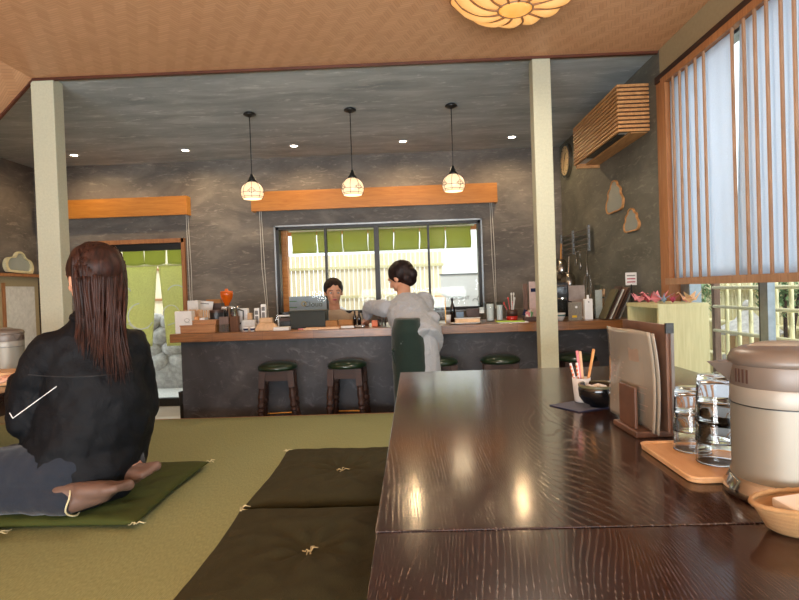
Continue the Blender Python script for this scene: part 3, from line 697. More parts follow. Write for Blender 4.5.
MB().box(A0 + .022, A0 + .083, .03, LY, .012, .02).build('outlet_surround', M['milky'], ac)
MB().box(A0 + .016, A1, LY - .02, LY, -.02, HH).build('far_end_board', M['slatw'], ac)
ck = thing('wall_clock', 'round clock in clear wrapping beyond the air conditioner', 'clock', (XR, 5.18, 1.80))
def disc_x(r, x0, x1, seg=32): return MB().cyl((x0, 0, 0), (x1, 0, 0), r, seg=seg)
disc_x(.150, 0, -.03).build('case', M['steel'], ck); disc_x(.128, -.03, -.034).build('face', M['sand'], ck)
g = MB(); g.tube([(-.036, 0, 0), (-.036, -.05, .06)], .003, 6); g.tube([(-.036, 0, 0), (-.036, .03, -.08)], .002, 6); g.build('hands', M['black'], ck)
for k in range(12): a = k * PI / 6; MB().box(-.037, -.034, .11 * math.cos(a) - .004, .11 * math.cos(a) + .004, .11 * math.sin(a) - .004, .11 * math.sin(a) + .004).build('hour_mark', M['black'], ck)
MB().box(-.042, -.040, -.15, .15, -.17, .16).build('wrapping', M['pane'], ck)
def outline(fn, n=64): return [fn(2 * PI * k / n) for k in range(n)]
def gourd(sy, sz):   # cloud / figure shaped mirror: wide base, narrow bumpy top
    pts = [(-.75, -1), (0, -1.02), (.75, -1), (.98, -.7), (.98, -.35), (.80, -.08), (.72, .10), (.74, .30), (.58, .50), (.42, .60), (.34, .82), (.14, .98), (-.14, .98), (-.34, .82), (-.42, .60), (-.58, .50), (-.74, .30), (-.72, .10), (-.80, -.08), (-.98, -.35), (-.98, -.7)]
    out = []
    n = len(pts)
    for i in range(n):   # Catmull-Rom smoothing
        p0, p1, p2, p3 = (Vector(pts[(i + d) % n]) for d in (-1, 0, 1, 2))
        for q in range(4):
            s_ = q / 4; p = .5 * ((2 * p1) + (-p0 + p2) * s_ + (2 * p0 - 5 * p1 + 4 * p2 - p3) * s_ ** 2 + (-p0 + 3 * p1 - 3 * p2 + p3) * s_ ** 3); out.append((p.x * sy, p.y * sz))
    return out
def wmirror(y, z, sy, sz, label, tilt=0):
    t = thing('wall_mirror', label, 'mirror', (XR, y, z)); o_ = gourd(sy, sz); i_ = [(a * (1 - .011 / sy), b * (1 - .008 / sz)) for a, b in o_]
    MB().ribbon(o_, i_, -.014, 0).build('frame', M['slatw'], t); MB().prism(i_, -.008, -.003).build('mirror_glass', M['mirror'], t); return t
wmirror(4.02, 1.298, .17, .108, 'larger rounded wooden wall mirror nearest the air conditioner'); wmirror(3.725, 1.10, .13, .074, 'smaller rounded wooden wall mirror, lower beside the window')
# utensil rack
rk = thing('utensil_rack', 'steel wire utensil rack high on the kitchen side wall', 'rack', (XR, 5.0, 1.06))
for z in (-.085, -.045, -.005, .035, .075): MB().cyl((-.03, -.46, z), (-.03, .42, z), .005, seg=8).build('wire', M['steel'], rk)
for y in (-.44, 0, .40): MB().box(-.035, -.022, y - .018, y + .018, -.10, .10).build('upright', M['alu'], rk)
for y in (-.40, .40): MB().cyl((0, y, .05), (-.03, y, .05), .006, seg=8).build('bracket', M['steel'], rk)
def pan(y, z, r, label, hw):
    t = thing('saucepan', label, 'pan', (XR - .05, y, z)); g = MB()
    g.lathe([(.001, -.0), (r * .85, 0), (r, .02), (r, .08), (r * .97, .08), (r * .94, .022), (.001, .01)], seg=28)
    o = g.build('bowl', M['steel'], t, smooth=True); o.rotation_euler = (0, -PI / 2 + .12, 0)
    MB().cyl((-.03, 0, r * .9), (-.02, .01, r * .9 + .15), .010, .007, 10).build('handle', hw, t); return t
pan(5.22, .83, .10, 'steel saucepan with wooden handle hanging from the rack', M['chop']); pan(4.97, .70, .10, 'lower steel saucepan hanging below the rack', M['steel'])
def utensil(y, z0, z1, kind, label):
    t = MB()
    t.cyl((XR - .04, y, z0 + .06), (XR - .04, y, z1), .004, seg=8)
    if kind == 'whisk':
        for k in range(6):
            a = k * PI / 6; t.tube([(XR - .04 + .028 * math.sin(q) * math.cos(a), y + .034 * math.sin(q) * math.sin(a), z0 + .12 - .10 * math.cos(q) * 1.0) for q in [PI * j / 10 for j in range(11)]], .0016, 5)
    else: t.ball((XR - .04, y, z0 + .03), (.01, .028, .036))
    tag(t.build('kitchen_' + kind, M['steel'], smooth=True), label, kind)
utensil(4.88, .86, 1.0, 'ladle', 'steel ladle hanging beside the saucepans'); utensil(4.76, .82, 1.0, 'spatula', 'steel spatula hanging at middle of the rack')
utensil(4.58, .56, .96, 'whisk', 'large wire whisk hanging below the near rack end')

# cabinet by the window with paper cranes
cb = thing('shelf_cabinet', 'pale birch open shelf cabinet beside the right window', 'cabinet', (1.155, 2.76, 0))
W_, D_, H_ = .235, .40, .592; g = .018
MB().box(0, W_, 0, g, 0, H_ - g).build('side_panel', M['palebirch'], cb); MB().box(0, W_, D_ - g, D_, 0, H_ - g).build('side_panel', M['palebirch'], cb)
MB().box(W_ - .012, W_, g, D_ - g, 0, H_ - g).build('back_panel', M['palebirch'], cb); MB().box(-.004, W_, -.002, D_, H_ - g, H_).build('top_board', M['palebirch'], cb)
for z in (.02, .22, .42): MB().box(.004, W_ - .012, g, D_ - g, z, z + .016).build('shelf', M['palebirch'], cb)
def crane(x, y, s_, rot, mat, label):
    t = thing('paper_crane', label, 'paper crane', (x, y, H_ + .001), rot, 'folded paper cranes on the birch cabinet'); t.scale = (s_,) * 3
    def tri(name, *ps):
        m_ = MB(); vs = [m_.b.verts.new(p) for p in ps[0]]
        for f__ in ps[1]: m_.b.faces.new([vs[i] for i in f__])
        m_.build(name, mat, t)
    tri('body', [(0, 0, 0), (.022, .012, .018), (.022, -.012, .018), (-.022, .012, .018), (-.022, -.012, .018), (0, 0, .034)], [(0, 2, 1), (0, 1, 3), (0, 3, 4), (0, 4, 2), (5, 1, 2), (5, 3, 1), (5, 4, 3), (5, 2, 4)])
    for q in (-1, 1): tri('wing', [(.018, q * .004, .02), (-.018, q * .004, .02), (0, q * .05, .052), (0, q * .012, .030)], [(0, 1, 3), (0, 2, 3), (1, 2, 3), (0, 1, 2)])
    tri('neck', [(.018, .004, .016), (.018, -.004, .016), (.026, 0, .01), (.052, 0, .05)], [(0, 1, 3), (1, 2, 3), (0, 2, 3), (0, 1, 2)])
    tri('beak', [(.052, 0, .05), (.048, .003, .046), (.048, -.003, .046), (.064, 0, .040)], [(0, 1, 3), (0, 2, 3), (1, 2, 3)])
    tri('tail', [(-.018, .004, .016), (-.018, -.004, .016), (-.026, 0, .01), (-.052, 0, .055)], [(0, 1, 3), (1, 2, 3), (0, 2, 3), (0, 1, 2)])
for a in ((1.19, 3.08, 1.0, .3, M['pink'], 'pink paper crane at the far left end of the cabinet top'), (1.20, 2.99, 1.1, 1.6, M['pinkdk'], 'crimson paper crane second from the far left end'), (1.215, 2.93, 1.2, 2.6, M['pink'], 'taller pink paper crane left of the blue crane'),
          (1.225, 2.86, 1.0, 1.1, M['blue'], 'blue grey paper crane in middle of the cabinet top'), (1.272, 2.87, .9, 4.1, M['pinkdk'], 'crimson paper crane right of the blue crane'), (1.318, 2.79, 1.1, 2.2, M['sand'], 'sand coloured paper crane nearest the window'), (1.352, 2.90, .8, .4, M['pink'], 'small pink paper crane touching the window end')):
    crane(*a)

# ================================================================== LOW TABLES
def low_table(x0, x1, y0, y1, zt, label, edge=None):
    t = thing('low_table', label, 'table', ((x0 + x1) / 2, (y0 + y1) / 2, 0)); hx, hy = (x1 - x0) / 2, (y1 - y0) / 2
    MB().box(-hx, hx, -hy, hy, zt - .035, zt).build('tabletop', M['table'], t, bevel=.0012)
    g_ = MB()
    for s_ in (-1, 1): g_.box(-hx + .05, hx - .05, s_ * (hy - .06) - .01, s_ * (hy - .06) + .01, zt - .095, zt - .035); g_.box(s_ * (hx - .06) - .01, s_ * (hx - .06) + .01, -hy + .06, hy - .06, zt - .095, zt - .035)
    g_.build('apron', M['darkwood'], t)
    for sx in (-1, 1):
        for sy in (-1, 1): MB().box(sx * (hx - .06) - .03, sx * (hx - .06) + .03, sy * (hy - .06) - .03, sy * (hy - .06) + .03, 0, zt - .035).build('leg', M['darkwood'], t, bevel=.003)
    return t
TT = .403
low_table(-.058, .905, .708, 2.085, TT, 'dark oak low table with cups, menus and pitcher on it')
low_table(-.056, .905, -.68, .705, TT - .001, 'dark oak low table nearest the viewer, pushed against the other')
low_table(-2.40, -1.47, 1.35, 2.80, .385, 'dark low table left of the kneeling person')

# zabuton cushions
def cushion(x0, x1, y0, y1, label, mat, th=.045, seed=0, tufts=True, rot=0):
    cx, cy = (x0 + x1) / 2, (y0 + y1) / 2; hx, hy = (x1 - x0) / 2, (y1 - y0) / 2
    t = thing('floor_cushion', label, 'cushion', (cx, cy, 0), rot, 'square floor cushions on the tatami')
    def sgn(top):
        def fn(u, v):
            a, b = 2 * u - 1, 2 * v - 1; pin = 1 - .045 * (1 - abs(b) ** 2); pin2 = 1 - .045 * (1 - abs(a) ** 2)
            e_ = (1 - abs(a) ** 6) * (1 - abs(b) ** 6); h = th * .5 * e_ ** .45 if e_ > 0 else 0
            r = math.hypot(a, b); dip = .020 * math.exp(-(r / .16) ** 2) if top else 0
            wr = (.009 * noise.noise(Vector((a * 3 + seed, b * 3, 1))) + .006 * noise.noise(Vector((a * 7, b * 7 + seed, 5))) + .0055 * math.sin(math.atan2(b, a) * 9 + seed) * math.exp(-((r - .25) / .22) ** 2)) * e_ if top else 0
            return Vector((a * hx * pin, b * hy * pin2, th * .5 + (h if top else -h) - dip + wr * (1 if top else 0)))
        return fn
    g_ = MB(); g_.grid(sgn(True), 48, 48); g_.grid(sgn(False), 48, 48); bmesh.ops.remove_doubles(g_.b, verts=g_.b.verts, dist=.0005)
    g_.build('cover', mat, t, smooth=True)
    random.seed(seed + 11)
    def strands(p, n, L_):
        q_ = MB()
        for k in range(n):
            a = random.uniform(0, 6.28); l_ = L_ * random.uniform(.6, 1.1); c_, s__ = math.cos(a), math.sin(a)
            q_.tube([p, (p[0] + c_ * l_ * .4, p[1] + s__ * l_ * .4, p[2] + .008), (p[0] + c_ * l_ * .8 + .006, p[1] + s__ * l_ * .8, p[2] + .003), (p[0] + c_ * l_ + .002, p[1] + s__ * l_ + .01, p[2] + .001)], .0014, 5)
        return q_
    strands((0, 0, th - .017), 6, .035).build('centre_tuft', M['thread'], t)
    for sx in (-1, 1):
        for sy in (-1, 1): strands((sx * hx, sy * hy, th * .5), 4, .028).build('corner_tassel', M['thread'], t)
    return t
cushion(-.565, -.005, 1.795, 2.44, 'olive floor cushion under the table edge, farther of the two', M['zab'], .058, 1)
cushion(-.565, -.005, 1.135, 1.775, 'olive floor cushion under the table edge, nearer of the two', M['zab'], .058, 2)
cushion(-1.46, -.86, 1.71, 2.34, 'moss green floor cushion beneath the kneeling person', M['zab2'], .045, 3)
cushion(-1.98, -1.25, 1.00, 1.66, 'dark floor cushion edge at lower left corner', M['zab'], .04, 4)

# ------------------------------------------------------------------ things on the dark table
def pitcher(loc, rot, label):
    t = thing('water_pitcher', label, 'pitcher', loc, rot); t.scale = (.885, .885, .915)
    g_ = MB(); g_.lathe([(.001, 0), (.083, 0), (.087, .004), (.085, .014), (.078, .026), (.076, .030), (.001, .030)], seg=56); g_.build('base', M['chrome'], t, smooth=True)
    g_ = MB(); g_.lathe([(.0755, .026), (.0755, .034), (.073, .04), (.073, .138), (.072, .142), (.001, .142)], seg=56); g_.build('body', M['satin'], t, smooth=True)
    MB().tube([(.0737 * math.cos(2 * PI * k / 48), .0737 * math.sin(2 * PI * k / 48), .139) for k in range(49)], .0009, 5).build('seam_ring', M['black'], t)
    g_ = MB(); g_.lathe([(.0735, .140), (.0738, .142), (.0735, .164), (.072, .168), (.001, .168)], seg=56); g_.build('neck_band', M['taupel'], t, smooth=True)
    g_ = MB(); g_.lathe([(.0728, .165), (.0735, .168), (.0735, .196), (.0725, .199), (.001, .199)], seg=56); g_.build('collar', M['taupe'], t, smooth=True)
    g_ = MB(); g_.lathe([(.0735, .197), (.0755, .200), (.0755, .206), (.071, .215), (.058, .221), (.035, .224), (.001, .225)], seg=56); g_.build('lid', M['taupe'], t, smooth=True)
    g_ = MB(); g_.ball((0, 0, .221), (.050, .022, .010), seg=24); g_.build('lid_thumb_rest', M['taupel'], t, smooth=True)
    # spout points to local -X
    g_ = MB(); vs = [g_.b.verts.new(p) for p in ((-.070, -.022, .200), (-.070, .022, .200), (-.068, -.004, .163), (-.068, .004, .163), (-.105, -.002, .198), (-.105, .002, .198))]
    for q in ((0, 1, 5, 4), (0, 4, 2), (1, 3, 5), (4, 5, 3, 2), (0, 2, 3, 1)): g_.b.faces.new([vs[k] for k in q])
    g_.build('spout', M['taupe'], t, bevel=.001)
    for k in range(4):
        a = PI + .32 + k * .09; MB().box(-.0008, .0008, -.0013, .0013, .172, .192, None).build('vent_slot', M['brown'], t).location = (0, 0, 0)
        o = t.children[-1]
    # move the slots round the collar
    sl_ = [c for c in t.children if c.name.startswith('vent_slot')]
    for k, o in enumerate(sl_):
        a = PI + .42 + k * .10; o.location = (.0738 * math.cos(a), .0738 * math.sin(a), 0); o.rotation_euler = (0, 0, a)
    g_ = MB(); g_.tube([(.070, 0, .19), (.105, 0, .188), (.118, 0, .16), (.116, 0, .10), (.10, 0, .055), (.072, 0, .045)], [.011, .012, .012, .012, .011, .010], 12); g_.build('handle', M['taupe'], t, smooth=True)
    return t
pitcher((.500, .797, TT), math.radians(-22), 'steel and taupe insulated pitcher at right of the dark table')
# tray and tumblers
ty = MB(); pts = []
hx, hy, r = .105, .1, .018
for cx, cy, a0 in ((hx - r, hy - r, 0), (-hx + r, hy - r, 90), (-hx + r, -hy + r, 180), (hx - r, -hy + r, 270)):
    for k in range(7): a = math.radians(a0 + k * 15); pts.append((cx + r * math.cos(a), cy + r * math.sin(a)))
tray = thing('wooden_tray', 'light wooden tray under the stacked glasses', 'tray', (.500, .945, TT + .0005), 0)
MB().prism(pts, 0, .006, 'Z').build('tray_board', M['lightw'], tray, bevel=.002)
MB().ribbon([(a, b) for a, b in pts], [(a * .965, b * .965) for a, b in pts], .006, .009, 'Y').b.free()
rim = MB(); n = len(pts)
L1 = [[rim.b.verts.new((a * s_, b * s_, z)) for a, b in pts] for s_, z in ((1.0, .005), (1.015, .010), (.985, .010), (.965, .0062))]
for A_, B_ in zip(L1, L1[1:]):
    for k in range(n): rim.b.faces.new((A_[k], A_[(k + 1) % n], B_[(k + 1) % n], B_[k]))
rim.build('tray_rim', M['lightw'], tray, smooth=True)
def tumbler(loc, label):
    g_ = MB(); h = .074; R_, r_ = .0305, .0255
    g_.lathe([(.001, h), (r_ * .9, h), (r_, h - .003), (r_ + (R_ - r_) * .5, h * .5), (R_ - .0005, .003), (R_, 0), (R_ - .0022, 0), (R_ - .0025, .004), (r_ - .0012, h - .012), (.001, h - .010)], seg=40)
    bmesh.ops.remove_doubles(g_.b, verts=g_.b.verts, dist=.0004)
    o = g_.build('glass_tumbler', M['glass'], smooth=True); o.location = loc
    return tag(o, label, 'glass', 'upturned tumblers stacked on the wooden tray')
nm = ('bottom', 'middle', 'top')
GX = ((.470, 1.000, 2, 'left'), (.474, .928, 3, 'right'))
t0 = None
for gx, gy, n_, nmx in GX:
    for k in range(n_):
        lev = ('lower' if k == 0 else 'upper') if n_ == 2 else nm[k]
        lab = f'upturned clear glass, {lev} of the {nmx} stack on tray'
        loc = (gx, gy, TT + .0072 + k * .0325)
        if t0 is None: t0 = tumbler(loc, lab)
        else:
            c = t0.copy(); col.objects.link(c); c.location = loc; c['label'] = lab
# basket with napkins
bk = thing('wicker_basket', 'small wicker basket at the table right edge before pitcher', 'basket', (.460, .680, TT), 0); bk.scale = (.97, .70, .95)
g = MB(); g.lathe([(.001, .001), (.045, .001), (.052, .006), (.062, .026), (.0665, .034), (.0635, .034), (.049, .008), (.001, .004)], seg=48, fn=lambda r, z, a: (r * (1 + .012 * math.sin(a * 24)) * (1 + .12 * abs(math.cos(a)) - .12 * abs(math.sin(a))), z)); g.build('basket_bowl', M['wicker'], bk, smooth=True)
g = MB(); g.tube([(.0655 * (1 + .12 * abs(math.cos(2 * PI * k / 64))) * math.cos(2 * PI * k / 64), .0655 * .88 * math.sin(2 * PI * k / 64), .035 + .001 * (k % 2)) for k in range(65)], .0036, 8); g.build('braided_rim', M['wicker'], bk, smooth=True)
o = tag(MB().box(-.05, .05, -.036, .036, 0, .012, bev=.003).build('folded_napkin', M['paper']), 'folded white napkins lying in the wicker basket', 'napkin'); o.location = (.466, .679, TT + .026); o.rotation_euler = (.05, -.08, .1); o.scale = (.9, .6, 1)
# menu stand with sleeved menu and board
ms = thing('menu_stand', 'small brown wooden stand holding the menus upright', 'stand', (.441, 1.175, TT), math.radians(2))
MB().box(-.030, .045, -.070, .045, 0, .012, bev=.003).build('foot', M['menuw'], ms)
MB().box(-.022, -.016, -.048, .030, .012, .092, bev=.002).build('support_plate', M['menuw'], ms)
MB().box(.032, .038, -.04, .030, .012, .060, bev=.002).build('support_plate', M['menuw'], ms)
def page(name, label, cat, x, y0, y1, z1, th, mat, tilt, rotz):
    t = thing(name, label, cat, (x, (y0 + y1) / 2, TT + .0125), rotz); h = (y1 - y0) / 2
    return t, h
pg, h = page('sleeved_menu', 'menu sheets in a clear plastic sleeve on brown stand', 'menu', .438, 1.085, 1.305, .2, .004, M['film'], 0, math.radians(2))
def pf(off): return lambda u, v: Vector((off + .008 * math.sin(v * 2.2) - .012 * v + .003 * math.sin(u * 5 + v * 3), (u * 2 - 1) * h, v * .190 + .002 * math.sin(u * 6)))
o = MB().grid(pf(0), 20, 20).build('sleeve_page', M['film'], pg, smooth=True); o.modifiers.new('t', 'SOLIDIFY').thickness = .002
o = MB().grid(lambda u, v: pf(.0055)(u, v) + Vector((0, -.006, -.002)), 20, 20).build('sleeve_page', M['film'], pg, smooth=True); o.modifiers.new('t', 'SOLIDIFY').thickness = .002
g = MB()
for k, (a, b, c_, d) in enumerate(((.15, .42, .62, .635), (.15, .38, .56, .57), (.15, .40, .50, .51), (.15, .33, .44, .45), (.55, .75, .66, .80), (.6, .85, .40, .41), (.6, .82, .34, .35), (.15, .85, .22, .23), (.15, .8, .16, .17), (.15,.83,.90,.905), (.15,.153,.1,.9), (.83,.833,.1,.9))):
    ps = [pf(-.0022)(1 - u, v) for u, v in ((a, c_), (b, c_), (b, d), (a, d))]; g.b.faces.new([g.b.verts.new(p) for p in ps])
g.build('printed_text', plain('faint_brown_print', rgb(150, 128, 108), .6), pg)
mb_, h2 = page('menu_board', 'brown striped wooden menu board behind the sleeved menu', 'menu', .466, 1.095, 1.300, .2, .004, None, 0, math.radians(2))
MB().box(0, .006, -.105, .100, 0, .203).build('board', M['walnut'], mb_, bevel=.001); MB().box(.006, .011, -.107, .098, 0, .201).build('back_board', M['walnut'], mb_)
MB().box(-.002, .013, -.110, -.104, .187, .206).build('corner_clip', M['black'], mb_); MB().box(.0075, .013, -.109, -.1065, 0, .187).build('edge_band', M['grey'], mb_)
# cup with straws, bowl, navy cloth
nc = tag(MB().box(-.06, .075, -.05, .05, 0, .002).build('cloth_mat', M['navy']), 'navy blue cloth mat beneath the black bowl', 'mat'); nc.location = (.402, 1.412, TT + .0005); nc.rotation_euler = (0, 0, .5)
bo = thing('black_bowl', 'small glossy black ceramic bowl on navy mat', 'bowl', (.436, 1.392, TT + .003)); bo.scale = (1.1, 1.1, 1.02)
g = MB(); g.lathe([(.001, 0), (.020, 0), (.021, .004), (.034, .010), (.042, .024), (.0435, .040), (.0425, .052), (.0405, .052), (.040, .030), (.03, .014), (.001, .008)], seg=40); g.build('bowl_body', M['blackgl'], bo, smooth=True)
g = MB(); g.lathe([(.0430, .047), (.0436, .0495), (.0432, .0530), (.0415, .0535), (.0400, .050)], seg=40, fn=lambda r, z, a: (r, z - .0015 * math.sin(a * 5) * (1 if z < .042 else 0))); g.build('glaze_rim', M['glaze'], bo, smooth=True)
for k, (dx, dy, a) in enumerate(((-.012, .0, .4), (.012, -.006, 1.5), (.0, .014, 2.4))):
    o = tag(MB().box(-.014, .014, -.009, .009, 0, .008, bev=.002).build('sugar_packet', M['paper']), ('white packet at left in the black bowl', 'white packet at right in the black bowl', 'white packet at back in the black bowl')[k], 'packet', 'white packets in the black bowl')
    o.location = (.432 + dx, 1.392 + dy, TT + .044); o.rotation_euler = (.3, .35 - .6 * (k % 2), a)
sc2 = thing('straw_cup', 'slim white cup holding straws and chopsticks beside bowl', 'cup', (.412, 1.452, TT + .0035))
g = MB(); g.lathe([(.001, 0), (.016, 0), (.018, .003), (.0225, .060), (.0212, .060), (.0165, .005), (.001, .004)], seg=32); g.build('cup_wall', M['milky'], sc2, smooth=True)
def stick(dx0, dy0, dx1, dy1, L_, r_, mat, name, label, dots=False):
    t = thing(name, label, name.split('_')[-1], (.412 + dx0, 1.452 + dy0, TT + .012), group='straws and chopsticks standing in the white cup')
    MB().cyl((0, 0, 0), (dx1, dy1, L_), r_, r_, 10).build('shaft', mat, t)
    if dots:
        g_ = MB()
        for k in range(6): q = .35 + k * .11; g_.ball((dx1 * q - .002, dy1 * q - r_ * .8, L_ * q), (.0022, .0015, .0042), seg=8)
        g_.build('printed_pattern', M['orange'], t)
stick(-.004, 0, -.022, .0, .088, .0032, M['paper'], 'paper_straw', 'white and orange straw leaning leftmost in the cup', True)
stick(.000, .004, -.009, .0, .088, .0032, M['paper'], 'paper_straw', 'white and orange straw upright beside the leftmost straw', True)
stick(.004, .006, -.011, .0, .118, .0035, M['pink'], 'wrapped_chopstick', 'pink wrapped chopstick, tallest upright in the cup')
stick(.008, .004, -.008, .0, .117, .0035, M['sand'], 'wrapped_chopstick', 'cream wrapped chopstick just right of the pink one')
stick(.006, -.004, .026, .0, .120, .0034, M['chop'], 'wooden_chopstick', 'orange wooden chopstick leaning right, nearer one')
stick(.010, .006, .026, .004, .121, .0034, M['chop'], 'wooden_chopstick', 'orange wooden chopstick leaning right, farther one')

# ------------------------------------------------------------------ left side
pitcher((-1.80, 2.50, .385), math.radians(160), 'steel and taupe insulated pitcher on the left table')
o = tag(MB().box(-.09, .09, -.07, .07, 0, .05, bev=.004).build('wooden_box', M['lightw']), 'pale wooden box on the left table edge', 'box'); o.location = (-1.60, 2.24, .3855)
kb = thing('left_cabinet', 'beige built-in cabinet along the left side wall', 'cabinet', (XL, 4.55, FL))
MB().box(0, .10, -.9, .75, 0, 1.265).build('body', M['beige'], kb); MB().box(0, .16, -.9, .80, 1.265, 1.29).build('top_board', M['orangew'], kb)
MB().box(.10, .112, .30, .68, .3, 1.18).build('white_panel', M['milky'], kb); MB().box(.10, .114, .27, .30, .3, 1.21).build('panel_trim', M['orangew'], kb)
cm = thing('cloud_mirror', 'cloud shaped mirror with pale rim on the left cabinet', 'mirror', (XL + .09, 5.02, .965))
def cloud_pts():
    out = []
    for cy, cz, r_, a0, a1 in ((.13, .035, .075, -60, 90), (.035, .105, .07, 20, 160), (-.09, .05, .07, 80, 240)):
        for k in range(12): a = math.radians(a0 + (a1 - a0) * k / 11); out.append((cy + r_ * math.cos(a), cz + r_ * math.sin(a) + .02))
    out = [(a, max(b, .0)) for a, b in out]; return out
cp = cloud_pts(); cmx = sum(a for a, b in cp) / len(cp); cmz = sum(b for a, b in cp) / len(cp)
ci = [(cmx + (a - cmx) * .84, cmz + (b - cmz) * .80) for a, b in cp]
MB().ribbon(cp, ci, 0, .03).build('rim', M['thread'], cm); MB().prism(ci, .008, .014).build('mirror_glass', M['mirror'], cm)
bgp = thing('cloth_bag', 'small black bag with cream strap at lower left', 'bag', (-1.24, 1.585, 0), .1)
MB().box(-.22, -.055, -.05, .06, 0, .035, bev=.01).build('bag_body', M['blackm'], bgp)
g = MB(); g.tube([(-.14, -.03, .030), (-.08, -.02, .032), (-.035, .0, .018), (.0, .02, .010), (-.005, .035, .014), (-.04, .03, .026), (-.1, .03, .032)], [.007] * 7, 8); g.build('strap', M['thread'], bgp, smooth=True)
# ------------------------------------------------------------------ things on the counter; positions and sizes converted from image pixels at assumed depths
def at(o, x, y, r=0, z=CT): o.location = (x, y, z + .0005); o.rotation_euler = (0, 0, r); return o
def ibox(name, label, cat, x, y, w_, d_, h, mat, r=0, group=None, bev=.002):
    return at(tag(MB().box(-w_ / 2, w_ / 2, -d_ / 2, d_ / 2, 0, h, bev=bev).build(name, mat), label, cat, group), x, y, r)
# paper bag with round mark
t = thing('paper_bag', 'white paper bag with round mark at left counter end', 'bag', (-1.50, 3.735, CT)); MB().box(-.055, .055, -.03, .03, 0, .145, bev=.003).build('bag_body', M['paper'], t)
g = MB(); g.tube([(.025 + .016 * math.cos(2 * PI * k / 16), -.031, .085 + .011 * math.sin(2 * PI * k / 16)) for k in range(17)], .0012, 5); g.tube([(.012, -.031, .07), (.04, -.031, .07)], .001, 5); g.build('round_mark', M['grey'], t)
ibox('tall_bag', 'tall pale grey bag standing behind the white paper bag', 'bag', -1.535, 3.99, .075, .05, .21, M['milky'])
t = thing('stick_basket', 'shallow white basket crammed with paper wrapped sticks', 'basket', (-1.475, 3.83, CT)); MB().box(-.085, .085, -.045, .045, 0, .095, bev=.004).build('basket_body', M['white'], t)
random.seed(5); g = MB()
for k in range(60):
    x, y = random.uniform(-.075, .075), random.uniform(-.036, .036); g.cyl((x, y, .02), (x + random.uniform(-.02, .02), y, .135 + random.uniform(0, .018)), .004, seg=6)
o = g.build('wrapped_stick_bundle', M['sand'], t); o['kind'] = 'stuff'
t = thing('menu_sign', 'tilted white price card standing behind the stick basket', 'sign', (-1.515, 4.03, CT)); o = MB().box(-.065, .065, -.003, .003, .09, .21).build('card', M['paper'], t); o.rotation_euler = (-.2, .12, 0)
MB().box(-.02, .02, 0, .03, 0, .12).build('card_foot', M['acryl'], t); o = MB().box(-.045, .035, -.0045, -.0035, .188, .194).build('printed_line', M['grey'], t); o.rotation_euler = (-.2, .12, 0)
# wooden boxes
t = thing('wooden_box', 'long brown wooden box, lower one of the stack', 'box', (-1.405, 3.75, CT)); MB().box(-.115, .115, -.05, .05, 0, .052, bev=.002).build('box_body', M['boxw'], t); MB().box(-.118, .118, -.053, .053, .046, .053).build('lid', M['boxw'], t)
t = thing('wooden_box', 'thinner brown wooden box on top of the long one', 'box', (-1.395, 3.76, CT + .0535)); MB().box(-.105, .105, -.045, .045, 0, .022, bev=.002).build('box_body', M['boxw'], t); MB().box(-.098, .108, -.047, .047, .022, .028).build('lid', M['boxw'], t)
o = tag(MB().cyl((0, 0, 0), (0, 0, .024), .02, seg=20).build('wooden_pot', M['chop']), 'small round wooden pot on top of the box stack', 'pot'); o.location = (-1.44, 3.77, CT + .082)
g = MB().lathe([(.001, 0), (.012, 0), (.014, .05), (.0125, .05), (.011, .003), (.001, .003)], seg=16); sg = tag(g.build('shot_glass', M['acryl'], smooth=True), 'small clear glass nearest the wooden box stack', 'glass', 'small clear glasses by the wooden boxes'); at(sg, -1.272, 3.72)
for x, lab in ((-1.240, 'small clear glass in the middle of the three'), (-1.208, 'small clear glass nearest the brown boards')): c = sg.copy(); col.objects.link(c); c['label'] = lab; at(c, x, 3.71)
t = thing('cardboard_carton', 'open kraft cardboard carton behind the counter boxes', 'carton', (-1.43, 4.13, CT)); MB().box(-.05, .05, -.04, .04, 0, .185).build('carton_body', M['brown'], t); o = MB().box(-.055, .05, -.045, .045, .186, .214).build('carton_flap', M['kraft'], t)
t = thing('tin_canister', 'black canister with brown lid in front of the amber grinder', 'canister', (-1.335, 3.87, CT)); MB().cyl((0, 0, 0), (0, 0, .125), .046, seg=28).build('can_body', M['black'], t); MB().cyl((0, 0, .125), (0, 0, .142), .047, seg=28).build('lid', M['brown'], t)
t = thing('coffee_grinder', 'coffee grinder with amber hopper on the counter', 'grinder', (-1.303, 3.99, CT)); MB().box(-.035, .035, -.03, .04, 0, .165, bev=.006).build('grinder_body', M['steel'], t)
g = MB(); g.lathe([(.001, .168), (.016, .166), (.020, .185), (.038, .215), (.045, .245), (.045, .262), (.001, .262)], seg=28); g.build('hopper', plain('amber_hopper_plastic', rgb(200, 88, 14), .12, 0, .1, coat=.5), t, smooth=True)
g = MB(); g.lathe([(.001, .262), (.043, .262), (.04, .268), (.012, .27), (.010, .284), (.001, .285)], seg=24); g.build('hopper_lid', M['orange'], t, smooth=True)
t = thing('steel_jug', 'striped chrome jug right of the amber grinder', 'jug', (-1.228, 3.88, CT)); g = MB(); g.lathe([(.001, 0), (.040, 0), (.042, .06), (.040, .15), (.043, .16), (.040, .16), (.038, .01), (.001, .01)], seg=32); g.build('jug_body', M['chrome'], t, smooth=True)
g = MB(); g.tube([(.04, 0, .14), (.07, 0, .13), (.068, 0, .06), (.04, 0, .04)], .005, 8); g.build('handle', M['black'], t)
